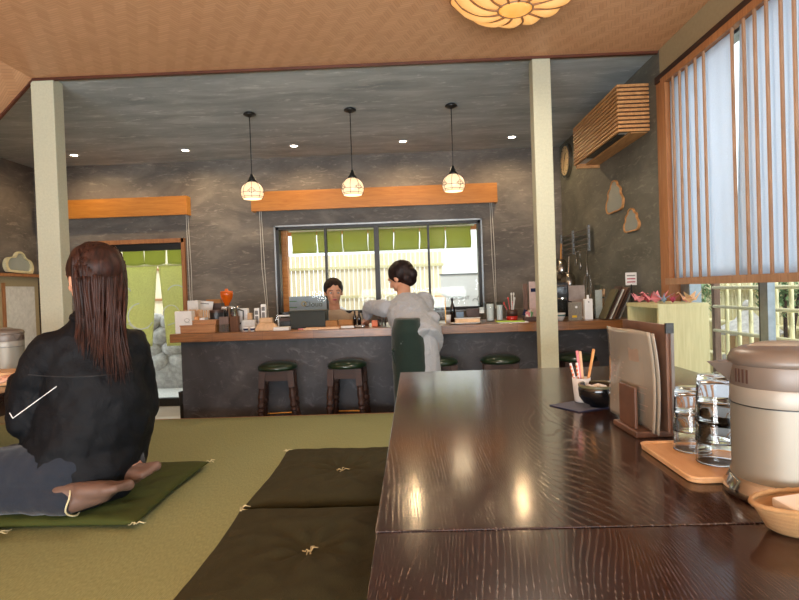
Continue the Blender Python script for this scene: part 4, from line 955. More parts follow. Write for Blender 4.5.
for x, r_, lab in ((-1.245, .25, 'brown standing menu board left of its twin'), (-1.178, -.2, 'brown standing menu board right of its twin')):
    t = thing('standing_board', lab, 'board', (x, 3.735, CT), r_, 'pair of small brown standing boards'); MB().box(-.029, .029, -.003, .003, 0, .10).build('front_leaf', M['menuw'], t); o = MB().box(-.029, .029, .012, .018, 0, .10).build('rear_leaf', M['menuw'], t); o.rotation_euler = (-.06, 0, 0)
ibox('white_container', 'tall white plastic container left of the telephones', 'container', -1.17, 3.93, .065, .05, .145, M['white'], bev=.006)
ibox('beige_pot', 'slim beige pot right of white plastic container', 'pot', -1.122, 3.91, .028, .028, .112, M['sand'])
def handset(x, h, label):
    t = thing('cordless_telephone', label, 'telephone', (x, 3.92, CT), group='white cordless telephones on the counter')
    MB().box(-.022, .022, -.02, .02, 0, .03, bev=.004).build('charger', M['milky'], t); MB().box(-.017, .017, -.009, .009, .012, h, bev=.005).build('handset', M['white'], t)
    MB().box(-.011, .011, -.0105, -.0085, h - .045, h - .018).build('screen', M['grey'], t); MB().box(-.010, .010, -.0105, -.0085, h - .10, h - .055).build('keypad', M['grey'], t)
handset(-1.077, .145, 'white cordless telephone, left and shorter one'); handset(-1.030, .170, 'white cordless telephone, right and taller one')
for x, lab in ((-1.092, 'blue and white patterned cup, left one'), (-1.048, 'blue and white patterned cup, right one')):
    t = thing('patterned_cup', lab, 'cup', (x, 3.70, CT), group='blue and white patterned cups'); g = MB(); g.lathe([(.001, 0), (.011, 0), (.017, .030), (.015, .030), (.01, .004), (.001, .004)], seg=24); g.build('cup_body', M['white'], t, smooth=True)
    g = MB(); g.lathe([(.0135, .008), (.0162, .020), (.0158, .0205)], seg=24); g.build('blue_band', M['navy'], t)
ibox('spice_rack', 'row of small pale boxes behind the patterned cups', 'box', -1.10, 3.80, .09, .04, .07, M['milky'])
t = thing('snack_pack', 'large beige wrapped snack packet at front edge', 'packet', (-.967, 3.745, CT)); g = MB(); g.grid(lambda u, v: Vector(((u - .5) * .15, (v - .5) * .08, .005 + .045 * (1 - abs(2 * v - 1) ** 2.5) * (1 - abs(2 * u - 1) ** 6) + .005 * noise.noise(Vector((u * 14, v * 6, 2))))), 30, 14); g.box(-.07, .07, -.036, .036, 0, .008); g.build('wrapper', M['sand'], t, smooth=True)
ibox('snack_box', 'beige snack box lying behind the wrapped packet', 'box', -1.0, 3.87, .085, .06, .078, M['sand'], .1)
ibox('clear_box', 'small clear plastic box beside the beige snack box', 'box', -.932, 3.87, .046, .04, .092, M['acryl'])
t = thing('card_rack', 'small white rack with dark cards beside the big dark box', 'rack', (-.873, 3.88, CT)); 
MB().box(-.044, .044, -.03, .03, 0, .008).build('rack_shelf', M['white'], t); MB().box(-.044, .044, -.03, .03, .085, .093).build('rack_shelf', M['white'], t)
for x in (-.042, .042): MB().box(x - .003, x + .003, -.03, .03, .008, .085).build('rack_side', M['white'], t)
MB().box(-.036, .036, -.02, .02, .01, .05).build('dark_cards', M['black'], t); MB().box(-.036, .036, -.02, .02, .051, .072).build('brown_cards', M['brown'], t)
ibox('black_gadget', 'small black gadget on top of the white card rack', 'gadget', -.868, 3.88, .04, .03, .018, M['black']).location.z = CT + .0935
ibox('paper_stack', 'low stack of white and pink papers at counter edge', 'paper', -.86, 3.72, .10, .07, .022, M['paper'])
ibox('red_packet', 'tiny red packet on the counter front edge', 'packet', -.735, 3.70, .036, .02, .008, M['red'], .1)
t = thing('dark_crate', 'big dark green lidded box on the counter', 'box', (-.712, 3.90, CT)); MB().box(-.118, .118, -.08, .08, 0, .112, bev=.003).build('crate_body', M['darkbag'], t); MB().box(-.128, .124, -.086, .086, .112, .119, bev=.001).build('lid', M['darkbag'], t)
t = thing('serving_tray', 'flat pale wooden serving tray at the counter edge', 'tray', (-.60, 3.725, CT)); MB().box(-.115, .115, -.045, .045, 0, .004).build('tray_base', M['lightw'], t)
for y in (-.043, .043): MB().box(-.115, .115, y - .002, y + .002, .004, .010).build('tray_rim', M['lightw'], t)
ibox('tan_box', 'tan cardboard box in front of the counter staff, left one', 'box', -.558, 3.86, .085, .06, .046, M['kraft']); ibox('tan_box', 'tan cardboard box in front of the counter staff, right one', 'box', -.462, 3.87, .092, .06, .048, M['kraft'])
def bottle(x, y, h, r_, mat, label, capm='black', group=None, name='sauce_bottle'):
    t = thing(name, label, 'bottle', (x, y, CT), group=group); g = MB(); g.lathe([(.001, 0), (r_, 0), (r_, h * .6), (r_ * .45, h * .78), (r_ * .42, h * .9), (.001, h * .9)], seg=20); g.build('bottle_body', mat, t, smooth=True); MB().cyl((0, 0, h * .88), (0, 0, h), r_ * .5, seg=14).build('cap', M[capm], t); return t
bottle(-.408, 3.93, .105, .013, M['blackgl'], 'dark sauce bottle left of its twin', group='dark sauce bottles'); bottle(-.378, 3.93, .098, .013, M['blackgl'], 'dark sauce bottle right of its twin', group='dark sauce bottles')
ibox('folded_cloth', 'white folded cloth lying flat by the tan boxes', 'cloth', -.437, 3.73, .085, .05, .014, M['paper'], .15, bev=.004)
ibox('metal_dish', 'small flat metal dish near the reaching hand', 'dish', -.36, 3.76, .06, .05, .015, M['steel'], -.2, bev=.004)
ibox('orange_box', 'small orange and yellow packet by the waitress', 'packet', -.262, 3.80, .042, .03, .04, M['orange']); 
for x, lab in ((-.232, 'small clear cup left of its twin'), (-.196, 'small clear cup right of its twin')): c = sg.copy(); col.objects.link(c); c['label'] = lab; c['group'] = 'small clear cups by the waitress'; at(c, x, 3.74)
for k in range(3): ibox('upright_menu', ('dark red upright menu, leftmost of three by the waitress', 'dark red upright menu, middle of three by the waitress', 'dark red upright menu, rightmost of three by the waitress')[k], 'menu', -.242 + k * .022, 3.88, .008, .07, .105, M['brown'] if k % 2 else M['trimred'], .1, 'dark upright menus by the waitress')
t = thing('acrylic_stand', 'clear acrylic partition right of the waitress', 'partition', (.155, 3.86, CT)); MB().box(-.055, .05, -.0015, .0015, .006, .18, bev=0).build('clear_sheet', M['acryl'], t); g = MB(); g.tube([(-.055, 0, .0), (-.055, 0, .17), (-.045, 0, .182), (.04, 0, .182), (.052, 0, .17), (.052, 0, 0)], .003, 6); g.build('frame', M['gold'], t); MB().box(-.06, .055, -.02, .02, 0, .006).build('foot', M['milky'], t)
bottle(.266, 4.03, .165, .018, M['blackgl'], 'dark bottle at the window between cups'); ibox('grey_box', 'small dark box standing at right end of window', 'box', .41, 4.05, .095, .06, .085, M['brown'])
g = MB().lathe([(.001, 0), (.016, 0), (.021, .055), (.019, .055), (.014, .004), (.001, .004)], seg=20); o = tag(g.build('white_cup', M['white'], smooth=True), 'white cup between acrylic partition and food pack', 'cup'); at(o, .225, 3.90)
ibox('coffee_cup_sleeve', 'small blue and white carton beside the dark bottle', 'carton', .312, 3.98, .05, .04, .07, M['blue'])
t = thing('oval_plate', 'flat white plate under the pale food pack', 'plate', (.33, 3.735, CT)); g = MB(); g.lathe([(.001, .002), (.03, .001), (.044, .008), (.046, .010), (.044, .011), (.028, .004), (.001, .004)], seg=32, fn=lambda r, z, a: (r * (1 + 1.3 * math.cos(a) ** 2), z)); g.build('plate_body', M['white'], t, smooth=True)
t = thing('food_pack', 'pale orange food pack in clear wrap on plate', 'food pack', (.34, 3.735, CT + .011)); MB().box(-.08, .08, -.025, .025, 0, .026, bev=.006).build('contents', M['sand'], t); MB().box(-.083, .083, -.028, .028, .026, .029).build('wrap', M['milky'], t)
def glassv(name, x, y, prof, label, fill=None, group='tall glasses by the right pillar'):
    t = thing(name, label, 'glass', (x, y, CT), group=group); g = MB(); g.lathe(prof, seg=24); g.build('glass_wall', M['acryl'], t, smooth=True)
    if fill: MB().cyl((0, 0, fill[0]), (0, 0, fill[1]), fill[2], seg=20).build('contents', M[fill[3]], t)
    return t
glassv('parfait_glass', .452, 3.88, [(.001, 0), (.02, 0), (.02, .004), (.005, .01), (.005, .045), (.016, .06), (.026, .132), (.024, .132), (.014, .062), (.001, .05)], 'stemmed parfait glass left of the tall jars', (.062, .10, .017, 'white'))
gj = [(.001, 0), (.027, 0), (.029, .132), (.027, .132), (.025, .004), (.001, .004)]
glassv('tall_jar', .510, 3.90, gj, 'tall clear jar with pale contents, left one', (.01, .12, .0235, 'white')); glassv('tall_jar', .577, 3.92, [(r * .85, z) for r, z in gj], 'tall clear jar with pale contents, right one', (.01, .11, .02, 'white'))
t = thing('utensil_jar', 'red jar holding white and red handled utensils', 'jar', (.652, 3.88, CT)); g = MB(); g.lathe([(.001, 0), (.036, 0), (.038, .035), (.001, .036)], seg=28); g.build('red_base', M['red'], t, smooth=True)
g = MB(); g.lathe([(.001, .036), (.038, .036), (.038, .078), (.034, .078), (.033, .04)], seg=28); g.build('dark_band', M['brown'], t, smooth=True)
for k, (dx, dy, c_) in enumerate(((-.05, 0, 'red'), (-.02, .01, 'red'), (.0, 0, 'milky'), (.008, .01, 'red'), (.022, 0, 'milky'), (.014, -.01, 'milky'))): g = MB(); g.cyl((dx * .3, dy * .5, .04), (dx, dy, .12 + .03 * (k % 3)), .003, seg=6); g.ball((dx, dy, .122 + .03 * (k % 3)), (.006, .004, .010), seg=8); g.build('utensil', M[c_], t)
t = thing('lime_folder', 'lime green folder lying on white papers', 'folder', (.625, 3.735, CT)); MB().box(-.09, .10, -.04, .04, 0, .006).build('papers', M['paper'], t); o = MB().box(-.10, .075, -.045, .045, .006, .012).build('cover', M['limep'], t); o.rotation_euler = (0, .015, .04)
t = thing('snack_basket', 'small basket of coloured packets beside the pillar', 'basket', (.752, 3.80, CT)); MB().box(-.038, .04, -.03, .03, 0, .03, bev=.003).build('basket_body', M['brown'], t)
random.seed(8)
for k in range(9): o = MB().box(-.014, .014, -.004, .004, -.02, .02).build('coloured_packet', M[('teal', 'paper', 'yellow', 'pink', 'milky', 'greenpr', 'sand', 'navy', 'paper')[k]], t); o.location = (random.uniform(-.026, .028), random.uniform(-.02, .02), .032 + .012 * (k // 3)); o.rotation_euler = (random.uniform(-.6, .6), random.uniform(-.7, .7), random.uniform(0, 3))
ibox('upright_board', 'brown upright board left of the pink notice', 'board', .778, 4.05, .03, .012, .25, M['menuw'])
t = thing('notice_stand', 'pinkish notice in a stand half behind the right pillar', 'sign', (.835, 4.02, CT)); MB().box(-.036, .036, -.002, .002, .01, .262).build('notice', plain('pinkish_paper', rgb(196, 172, 164), .7), t); MB().box(-.025, .012, -.003, -.002, .19, .215).build('printed_block', M['navy'], t); MB().box(-.04, .04, -.02, .02, 0, .01).build('foot', M['white'], t)
# right of the pillar
t = thing('toaster_oven', 'dark oven at the kitchen end behind the pillar', 'oven', (1.0, 4.12, CT)); MB().box(-.08, .075, -.08, .08, .01, .25, bev=.006).build('oven_body', M['black'], t); MB().box(-.07, .065, -.085, -.08, .17, .235).build('oven_door', M['blackgl'], t); MB().cyl((-.06, -.092, .225), (.055, -.092, .225), .005, seg=8).build('handle', M['steel'], t)
for x in (-.06, .055): MB().cyl((x, 0, 0), (x, 0, .01), .01, seg=8).build('foot', M['black'], t)
t = thing('glass_jug', 'clear glass jug with dark handle right of the pillar', 'jug', (1.005, 3.95, CT)); g = MB(); g.lathe([(.001, .0), (.036, .0), (.040, .03), (.038, .11), (.030, .135), (.028, .135), (.036, .11), (.038, .03), (.001, .004)], seg=28); g.build('jug_wall', M['acryl'], t, smooth=True)
g = MB(); g.tube([(.036, -.01, .12), (.06, -.012, .115), (.062, -.012, .06), (.038, -.01, .03)], .006, 8); g.build('handle', M['black'], t); MB().cyl((0, 0, .135), (0, 0, .145), .03, seg=20).build('lid', M['steel'], t)
t = thing('food_bowl', 'white bowl with a teal stripe right of pillar', 'bowl', (.93, 3.735, CT)); g = MB(); g.lathe([(.001, 0), (.022, 0), (.036, .03), (.040, .052), (.037, .052), (.033, .03), (.001, .006)], seg=28); g.build('bowl_body', M['white'], t, smooth=True); g = MB(); g.lathe([(.0372, .032), (.0388, .042), (.0380, .042)], seg=28); g.build('teal_stripe', M['teal'], t)
t = thing('speckled_board', 'speckled grey notice board with white dot', 'board', (1.04, 3.76, CT)); o = MB().box(-.043, .043, 0, .006, 0, .118).build('board', plain('speckled_grey', rgb(132, 126, 114), .8, 0, .35, 160), t); g = MB().cyl((.008, -.001, .085), (.008, 0, .085), .008, seg=14).build('white_dot', M['white'], t); MB().box(-.02, .01, -.001, 0, .018, .032).build('yellow_mark', M['yellow'], t); MB().box(-.04, .04, .006, .03, 0, .004).build('foot', M['grey'], t)
t = thing('paper_notice', 'pale paper sheet standing behind speckled board', 'paper', (1.125, 4.02, CT)); MB().box(-.055, .055, -.002, .002, 0, .225).build('sheet', M['pinkdk'], t).data.materials[0] = plain('grey_pink_sheet', rgb(170, 158, 150), .7); MB().box(-.05, .05, -.02, .02, 0, .008).build('foot', M['white'], t)
t = thing('hook_box', 'slim white dispenser with a small hook on top', 'dispenser', (1.135, 3.80, CT)); MB().box(-.026, .026, -.02, .02, 0, .135, bev=.004).build('dispenser_body', M['white'], t); MB().box(-.006, .006, -.006, .006, .135, .16).build('hook', M['white'], t); MB().cyl((0, -.021, .115), (0, -.02, .115), .004, seg=10).build('hole', M['black'], t)
t = thing('clear_holder', 'clear acrylic card holder next to leaning folders', 'holder', (1.225, 3.86, CT)); MB().box(-.028, .028, -.012, -.010, 0, .225).build('front_sheet', M['acryl'], t); MB().box(-.028, .028, .010, .012, 0, .225).build('rear_sheet', M['acryl'], t); MB().box(-.022, .022, -.004, .004, .004, .19).build('card', M['grey'], t).data.materials[0] = M['milky']
g = MB().lathe([(.001, 0), (.018, 0), (.02, .09), (.018, .09), (.016, .004), (.001, .004)], seg=20); o = tag(g.build('metal_cup', M['steel'], smooth=True), 'metal cup between white dispenser and clear holder', 'cup'); at(o, 1.178, 3.86)
t = thing('small_plant', 'pale dried flower in a pot by leaning folders', 'plant', (1.285, 3.97, CT)); MB().cyl((0, 0, 0), (0, 0, .13), .012, seg=12).build('vase', M['sand'], t)
g = MB(); random.seed(4)
for k in range(14): a = k * .9; g.ball((.012 * math.cos(a), .012 * math.sin(a), .15 + .012 * (k % 4)), (.009, .007, .010), seg=7)
g.build('flower_head', M['sand'], t)
for k, (mt, h_) in enumerate(((M['greenpr'], .205), (M['brown'], .225), (M['milky'], .205), (M['walnut'], .215), (M['brown'], .21), (M['grey'], .175))):
    t = tag(MB().box(-.004, .004, -.06, .06, 0, h_).build('leaning_folder', mt if k else plain('olive_folder', rgb(92, 86, 60), .7)), ('olive folder, leftmost of the leaning folders', 'dark brown folder against the olive one', 'thin pale folder among the leaning folders', 'walnut folder in the middle of leaning folders', 'brown folder, second from the wall side', 'grey folder, nearest the window side')[k], 'folder', 'folders leaning at the right counter end')
    t.location = (1.205 + k * .0185, 3.745, CT + .006); t.rotation_euler = (0, .44, 0)
t = thing('stand_card', 'small white card with red writing above the leaning folders', 'card', (1.372, 3.675, CT)); o = MB().box(-.035, .035, -.001, .001, .215, .295).build('card', M['paper'], t); MB().box(-.004, .004, -.004, .004, 0, .22).build('post', M['black'], t); MB().box(-.02, .02, -.02, .02, 0, .004).build('foot', M['black'], t)
for q, m_ in ((.272, 'grey'), (.252, 'pinkdk'), (.232, 'pinkdk')): MB().box(-.026, .026, -.002, -.001, q, q + .007).build('printed_line', M[m_], t)

# ================================================================== PEOPLE
def remesh(o, vox, smooth=3, disp=None, sub=False):
    md = o.modifiers.new('union', 'REMESH'); md.mode = 'VOXEL'; md.voxel_size = vox; md.use_smooth_shade = True
    sm = o.modifiers.new('smooth', 'SMOOTH'); sm.factor = .6; sm.iterations = smooth
    for nm_, size, st in disp or ():
        tx = bpy.data.textures.new(nm_, 'CLOUDS'); tx.noise_scale = size; tx.noise_depth = 2
        d = o.modifiers.new('folds', 'DISPLACE'); d.texture = tx; d.strength = st; d.mid_level = .5; d.texture_coords = 'OBJECT'
    return o
V = Vector
def head(mb, c, f, s=1.0):   # ears, nose, brow, jaw as blended forms; f = facing direction
    f = V(f).normalized(); up = V((0, 0, 1)); l = up.cross(f).normalized(); up = f.cross(l); R_ = Matrix((f, l, up)).transposed(); c = V(c)
    def P(x, y, z): return c + R_ @ (V((x, y, z)) * s)
    mb.ball(P(-.008, 0, .022), (.092 * s, .074 * s, .088 * s), R_, 24)      # skull
    mb.ball(P(.022, 0, -.030), (.060 * s, .056 * s, .072 * s), R_, 20)       # face
    mb.ball(P(.044, 0, -.082), (.028 * s, .028 * s, .022 * s), R_, 12)       # chin
    mb.cap(P(.086, 0, .012), .009 * s, P(.100, 0, -.022), .012 * s, 10)       # nose
    for q in (-1, 1):
        mb.ball(P(.070, q * .030, .020), (.014 * s, .024 * s, .009 * s), R_, 10)   # brow
        mb.ball(P(.058, q * .034, -.022), (.020 * s, .020 * s, .018 * s), R_, 10)  # cheek
        mb.ball(P(-.004, q * .074, -.008), (.018 * s, .008 * s, .030 * s), R_, 10)  # ear
        mb.ball(P(.094, q * .010, -.026), (.008 * s, .008 * s, .006 * s), R_, 8)
    mb.ball(P(.076, 0, -.050), (.010 * s, .022 * s, .006 * s), R_, 10); mb.ball(P(.073, 0, -.060), (.010 * s, .019 * s, .006 * s), R_, 10)
    return P, R_
def face_bits(P, R_, t, s=1.0):
    for q in (-1, 1):
        MB().ball(P(.070, q * .030, .004), (.010 * s, .013 * s, .008 * s), R_, 12).build('eye', M['white'], t, smooth=True)
        MB().ball(P(.0785, q * .030, .004), (.003 * s, .006 * s, .006 * s), R_, 10).build('iris', M['black'], t, smooth=True)
        MB().tube([P(.080, q * .014, .024), P(.083, q * .030, .029), P(.072, q * .048, .023)], .0028 * s, 6).build('eyebrow', M['hair2'], t)
    MB().ball(P(.082, 0, -.054), (.005 * s, .019 * s, .006 * s), R_, 12).build('mouth', M['pinkdk'], t, smooth=True)
def hand(mb, w_, d, n_, s=1.0, curl=.5, side=1):
    """palm and five fingers; w_ wrist, d pointing direction, n_ palm normal (fingers curl towards it)"""
    w_ = V(w_); d = V(d).normalized(); n_ = V(n_); n_ = (n_ - d * n_.dot(d)).normalized(); x = d.cross(n_) * side
    mb.cap(w_, .021 * s, w_ + d * .02 * s, .022 * s)
    for q in (-.022, -.008, .008, .022): mb.cap(w_ + d * .012 * s + x * q * .6 * s, .014 * s, w_ + d * .075 * s + x * q * s, .0115 * s, 10)
    for k, (q, L_) in enumerate(((-.027, .060), (-.009, .072), (.009, .078), (.026, .070))):
        p = w_ + d * .078 * s + x * q * s; a = 0; r_ = .0085 * s
        for j, fr in enumerate((.45, .32, .25)):
            a += curl * (.7 + .12 * k * .5); dd = d * math.cos(a) + n_ * math.sin(a); p2 = p + dd * L_ * fr * s
            mb.cap(p, r_, p2, r_ * .92, 8); p = p2; r_ *= .92
    p = w_ + d * .022 * s + x * .022 * s
    t1 = p + (d * .6 + x * .7 + n_ * .3).normalized() * .038 * s; t2 = t1 + (d * .85 + x * .1 + n_ * .45).normalized() * .030 * s
    mb.cap(p, .012 * s, t1, .0098 * s, 8); mb.cap(t1, .0098 * s, t2, .0085 * s, 8)
def foot(mb, a, d, up, s=1.0, inf=0.0):   # a ankle, d toe direction, up = instep side
    cap0 = mb.cap
    class W:
        def cap(_, p, r, q, r2, seg=12): cap0(p, r + inf, q, r2 + inf, seg)
    mb = W()
    a = V(a); d = V(d).normalized(); up = V(up); up = (up - d * up.dot(d)).normalized(); x = d.cross(up)
    mb.cap(a, .030 * s, a - d * .020 * s - up * .030 * s, .027 * s); mb.cap(a - d * .02 * s - up * .03 * s, .027 * s, a + d * .10 * s - up * .034 * s, .025 * s)
    mb.cap(a, .030 * s, a + d * .11 * s - up * .026 * s, .024 * s)
    for q in (-.018, .018): mb.cap(a + d * .05 * s + x * q * .6 * s - up * .034 * s, .022 * s, a + d * .125 * s + x * q * s - up * .036 * s, .019 * s)
    for k, q in enumerate((-.030, -.016, -.003, .010, .027)): L_ = (.158, .165, .170, .172, .178)[k]; mb.cap(a + d * .125 * s + x * q * s - up * .038 * s, .011 * s, a + d * L_ * s + x * q * 1.05 * s - up * .042 * s, (.008, .008, .0085, .009, .0125)[k] * s, 8)
def bvh(o):
    bpy.context.view_layer.update(); dg = bpy.context.evaluated_depsgraph_get(); return BVHTree.FromObject(o, dg)

# ---------------- kneeling customer, seen from behind
cu = thing('person', 'person with long brown hair in black jacket kneeling on cushion', 'person', (0, 0, 0))
fdir = V((-.80, .60, 0)); lat = V((.88, .47, 0)); dep = V((-.47, .88, 0))
g = MB(); HC = V((-1.075, 1.915, .775))
P, R_ = head(g, HC, (-.86, .50, -.10))
g.cap(HC + V((.012, -.010, -.07)), .046, (-1.075, 1.905, .585), .055)
g.loft([(V((-1.08, 1.90, .12)), lat * .15, dep * .11), (V((-1.08, 1.9, .30)), lat * .125, dep * .09), (V((-1.08, 1.91, .50)), lat * .155, dep * .09), (V((-1.08, 1.91, .585)), lat * .10, dep * .07)])
SL, SR = V((-1.205, 1.860, .555)), V((-.985, 1.975, .550))
EL, ER = V((-1.280, 1.865, .32)), V((-.99, 2.03, .32)); WL, WR = V((-1.44, 2.05, .43)), V((-1.18, 2.22, .36))
g.chain([(SL, .045), (EL, .038), (WL, .026)]); g.chain([(SR, .045), (ER, .038), (WR, .026)])
hand(g, WL, (-.85, .5, .0), (0, 0, -1), .92, .25, 1); hand(g, WR, (-.8, .5, -.2), (0, 0, -1), .92, .4, -1)
KL, KR = V((-1.50, 1.80, .115)), V((-1.46, 2.05, .115)); AL, AR = V((-1.085, 1.735, .082)), V((-1.06, 1.90, .085))
for h_, k_, a_ in ((V((-1.13, 1.83, .17)), KL, AL), (V((-1.12, 1.99, .17)), KR, AR)): g.chain([(h_, .075), (k_, .048), (k_ + V((0, 0, -.012)), .044)]); g.chain([(k_ + V((.02, 0, -.02)), .034), (a_, .024)])
foot(g, AL, (.985, .07, .0), (0, -.15, -1), .96, -.003); foot(g, AR, (.96, -.02, .03), (0, .2, -1), .96, -.003)
remesh(g.build('body', M['sock'], cu), .006, 4)
cu.children[0].data.materials[0] = M['skin']
face_bits(P, R_, cu)
# stocking feet
g = MB(); 
foot(g, AL, (.985, .07, .0), (0, -.15, -1), .98, .006); foot(g, AR, (.96, -.02, .03), (0, .2, -1), .98, .006)
g.cap(AL, .034, AL + V((-.045, 0, 0)), .034); g.cap(AR, .034, AR + V((-.045, 0, 0)), .034)
remesh(g.build('stockings', M['sock'], cu), .006, 2)
# jeans
g = MB()
for h_, k_, a_ in ((V((-1.13, 1.82, .165)), KL, AL), (V((-1.12, 1.99, .165)), KR, AR)):
    g.chain([(h_, .105), (k_.lerp(h_, .5) + V((0, 0, .01)), .092), (k_, .075)], 16); g.chain([(k_ + V((.01, -.01, -.035)), .062), (a_.lerp(k_, .5) + V((0, -.004, 0)), .054), (a_ + V((-.002, 0, .006)), .043)], 16)
g.loft([(V((-1.10, 1.90, .10)), lat * .17, dep * .13), (V((-1.09, 1.9, .22)), lat * .15, dep * .11), (V((-1.08, 1.9, .30)), lat * .13, dep * .10)])
remesh(g.build('jeans', M['denim'], cu), .009, 4, (('jean_folds', .07, .016),))
def hem(a_): return [a_ + V((.002 + .006 * math.sin(3 * t_), .043 * math.cos(t_), .043 * math.sin(t_))) for t_ in [2 * PI * k / 28 for k in range(29)]]
MB().tube(hem(AL + V((.022, 0, .006))), .0026, 6).build('frayed_hem', M['thread'], cu); MB().tube(hem(AR + V((.022, 0, .006))), .0026, 6).build('frayed_hem', M['thread'], cu)
# jacket
g = MB()
rows = [(.028, -1.27, -.985, .18), (.042, -1.33, -.945, .222), (.085, -1.365, -.915, .232), (.14, -1.37, -.90, .225), (.20, -1.35, -.890, .195), (.27, -1.29, -.875, .185), (.37, -1.25, -.878, .165), (.465, -1.245, -.888, .145), (.53, -1.245, -.905, .125), (.575, -1.22, -.93, .105), (.605, -1.175, -.965, .085), (.63, -1.14, -1.005, .068), (.655, -1.130, -1.018, .062)]
rings = []
for z, a, b, dd in rows: cx = (a + b) / 2 - .018; rings.append((V((cx, 1.92, z + .012)), lat * ((b - a) / 2 * .90), dep * dd * .92))
g.loft(rings, 32)
g.chain([(SL + V((.02, 0, -.015)), .070), (SL.lerp(EL, .55) + V((-.008, 0, 0)), .068), (EL, .066), (EL.lerp(WL, .5), .058), (WL + (EL - WL) * .08, .040)], 18)
g.chain([(SR + V((-.02, 0, -.015)), .070), (SR.lerp(ER, .55), .066), (ER, .062), (ER.lerp(WR, .5), .055), (WR + (ER - WR) * .08, .040)], 18)
jk = remesh(g.build('jacket', M['jacket'], cu), .009, 4, (('jacket_folds', .13, .030), ('jacket_creases', .045, .009)))
B_ = bvh(jk)
def drape(pts, off, r_, name, mat, parent, B=None):
    out = []
    for p in pts:
        q = V(p); dcam = (q - V((0, 0, .70))).normalized(); h_ = (B or B_).ray_cast(V((0, 0, .70)), dcam)
        out.append((h_[0] - dcam * off) if h_[0] is not None else q)
    return MB().tube(out, r_, 6).build(name, mat, parent)
# white piping over the left sleeve, yoke seam across the back
pa, pb_, pc = V((-1.175, 1.85, .425)), V((-1.325, 1.85, .325)), V((-1.352, 1.87, .345))
drape([pa.lerp(pb_, k / 14) for k in range(15)] + [pb_.lerp(pc, k / 4) for k in range(1, 4)], .001, .0016, 'sleeve_piping', M['white'], cu)
drape([V((-1.22 + .33 * k / 24, 1.78, .475 - .012 * math.sin(PI * k / 24))) for k in range(25)], .0006, .0022, 'yoke_seam', M['blackm'], cu)
g = MB(); 
for k in range(1): g.tube([V((-1.075 + .062 * math.cos(a), 1.915 + .062 * math.sin(a), .652 + .012 * math.sin(a))) for a in [2 * PI * j / 24 for j in range(25)]], .015, 8)
g.build('collar', M['jacket'], cu, smooth=True)
# hair: cap plus long locks over the back
g = MB()
g.ball(P(-.020, 0, .032), (.098, .086, .090), R_, 24); g.ball(P(-.040, 0, -.03), (.058, .074, .080), R_, 20)
remesh(g.build('hair_cap', M['hair'], cu), .008, 4, (('hair_waves', .03, .008),))
random.seed(21); bk_ = -dep
Hd = V((-1.06, 1.90, 0)); g = MB()
for k in range(170):
    u = random.random(); a = random.uniform(-1.35, 1.35)          # around the back of the head
    hz_ = random.uniform(-.01, .105); kk = math.sqrt(max(.02, 1 - max(0, (hz_ - .03)) ** 2 / .0098)); st_ = P(-.078 * kk * math.cos(a) - .024, -.090 * kk * math.sin(a), hz_)
    w_ = (a + 1.35) / 2.7; xe = -1.105 + .185 * w_ ** .8 + random.uniform(-.012, .012); ze = .575 - .115 * min(1, w_ * 1.8) + random.uniform(-.035, .03) + (.03 if w_ > .9 else 0)
    mid = V((xe * .6 + st_.x * .4 + .005, 0, .60)); 
    pts = [st_]
    for q in range(1, 13):
        t_ = q / 12; z = st_.z + (ze - st_.z) * t_; x = st_.x + (xe - st_.x) * (t_ ** .8) + .004 * math.sin(t_ * 7 + k)
        # lay on the head/neck line first, then on the jacket surface
        y_ = st_.y + (1.845 - st_.y) * min(1, t_ * 1.6) 
        p = V((x, y_, z)); hit = B_.ray_cast(V((x + .25, 1.35, z)), (p - V((x + .25, 1.35, z))).normalized())
        if z < .64 and hit[0] is not None: p = hit[0] + V((.25, -.5, 0)).normalized() * (.006 + .010 * u)
        elif z < .70: p = p + V((.006, -.012, 0))
        pts.append(p)
    for _ in range(3): pts = [pts[0]] + [(pts[i - 1] + pts[i] * 2 + pts[i + 1]) / 4 for i in range(1, len(pts) - 1)] + [pts[-1]]
    r0 = random.uniform(.004, .0075); g.tube(pts, [r0 * (1 - .92 * (i / 12) ** 1.8) for i in range(13)], 6)
g.build('long_hair', M['hair'], cu, smooth=True)

# ---------------- waitress leaning over the counter
wt = thing('person', 'person in white blouse and dark green apron leaning over the counter', 'person', (0, 0, 0))
g = MB(); HC2 = V((-.085, 3.90, .785)); P2, R2 = head(g, HC2, (-.80, .50, -.45), .96)
Sh = V((-.055, 3.76, .600)); Hp = V((.015, 3.455, .415)); tl = V((.87, .40, .10)).normalized()
g.cap(HC2 + V((.02, -.03, -.06)), .042, Sh + V((-.01, .02, .03)), .048)
sl_, sr_ = Sh - tl * .145, Sh + tl * .135
ax = (Sh - Hp).normalized(); tn = ax.cross(tl).normalized()
g.loft([(Hp - ax * .05, tl * .13, tn * .10), (Hp.lerp(Sh, .35), tl * .115, tn * .085), (Hp.lerp(Sh, .8), tl * .145, tn * .09), (Sh + ax * .03, tl * .09, tn * .06)])
el, wl = V((-.300, 3.84, .600)), V((-.325, 3.93, .520)); er, wr_ = V((.030, 3.56, .430)), V((.045, 3.485, .330))
g.chain([(sl_, .042), (el, .034), (wl, .024)]); g.chain([(sr_, .042), (er, .034), (wr_, .024)])
hand(g, wl, (-.15, .55, -.45), (.2, .2, -1), .9, .25, 1); hand(g, wr_, (.32, -.05, -.80), (.9, 0, .5), .88, .38, 1)
for q in (-1, 1):
    hj = Hp + V((q * .055, -.01, -.03)); kn = V((hj.x, 3.41, .03)); an = V((hj.x, 3.42, FL + .075)); g.chain([(hj, .075), (kn, .05), (an, .032)]); foot(g, an, (-.25, .97, 0), (0, 0, 1), .95)
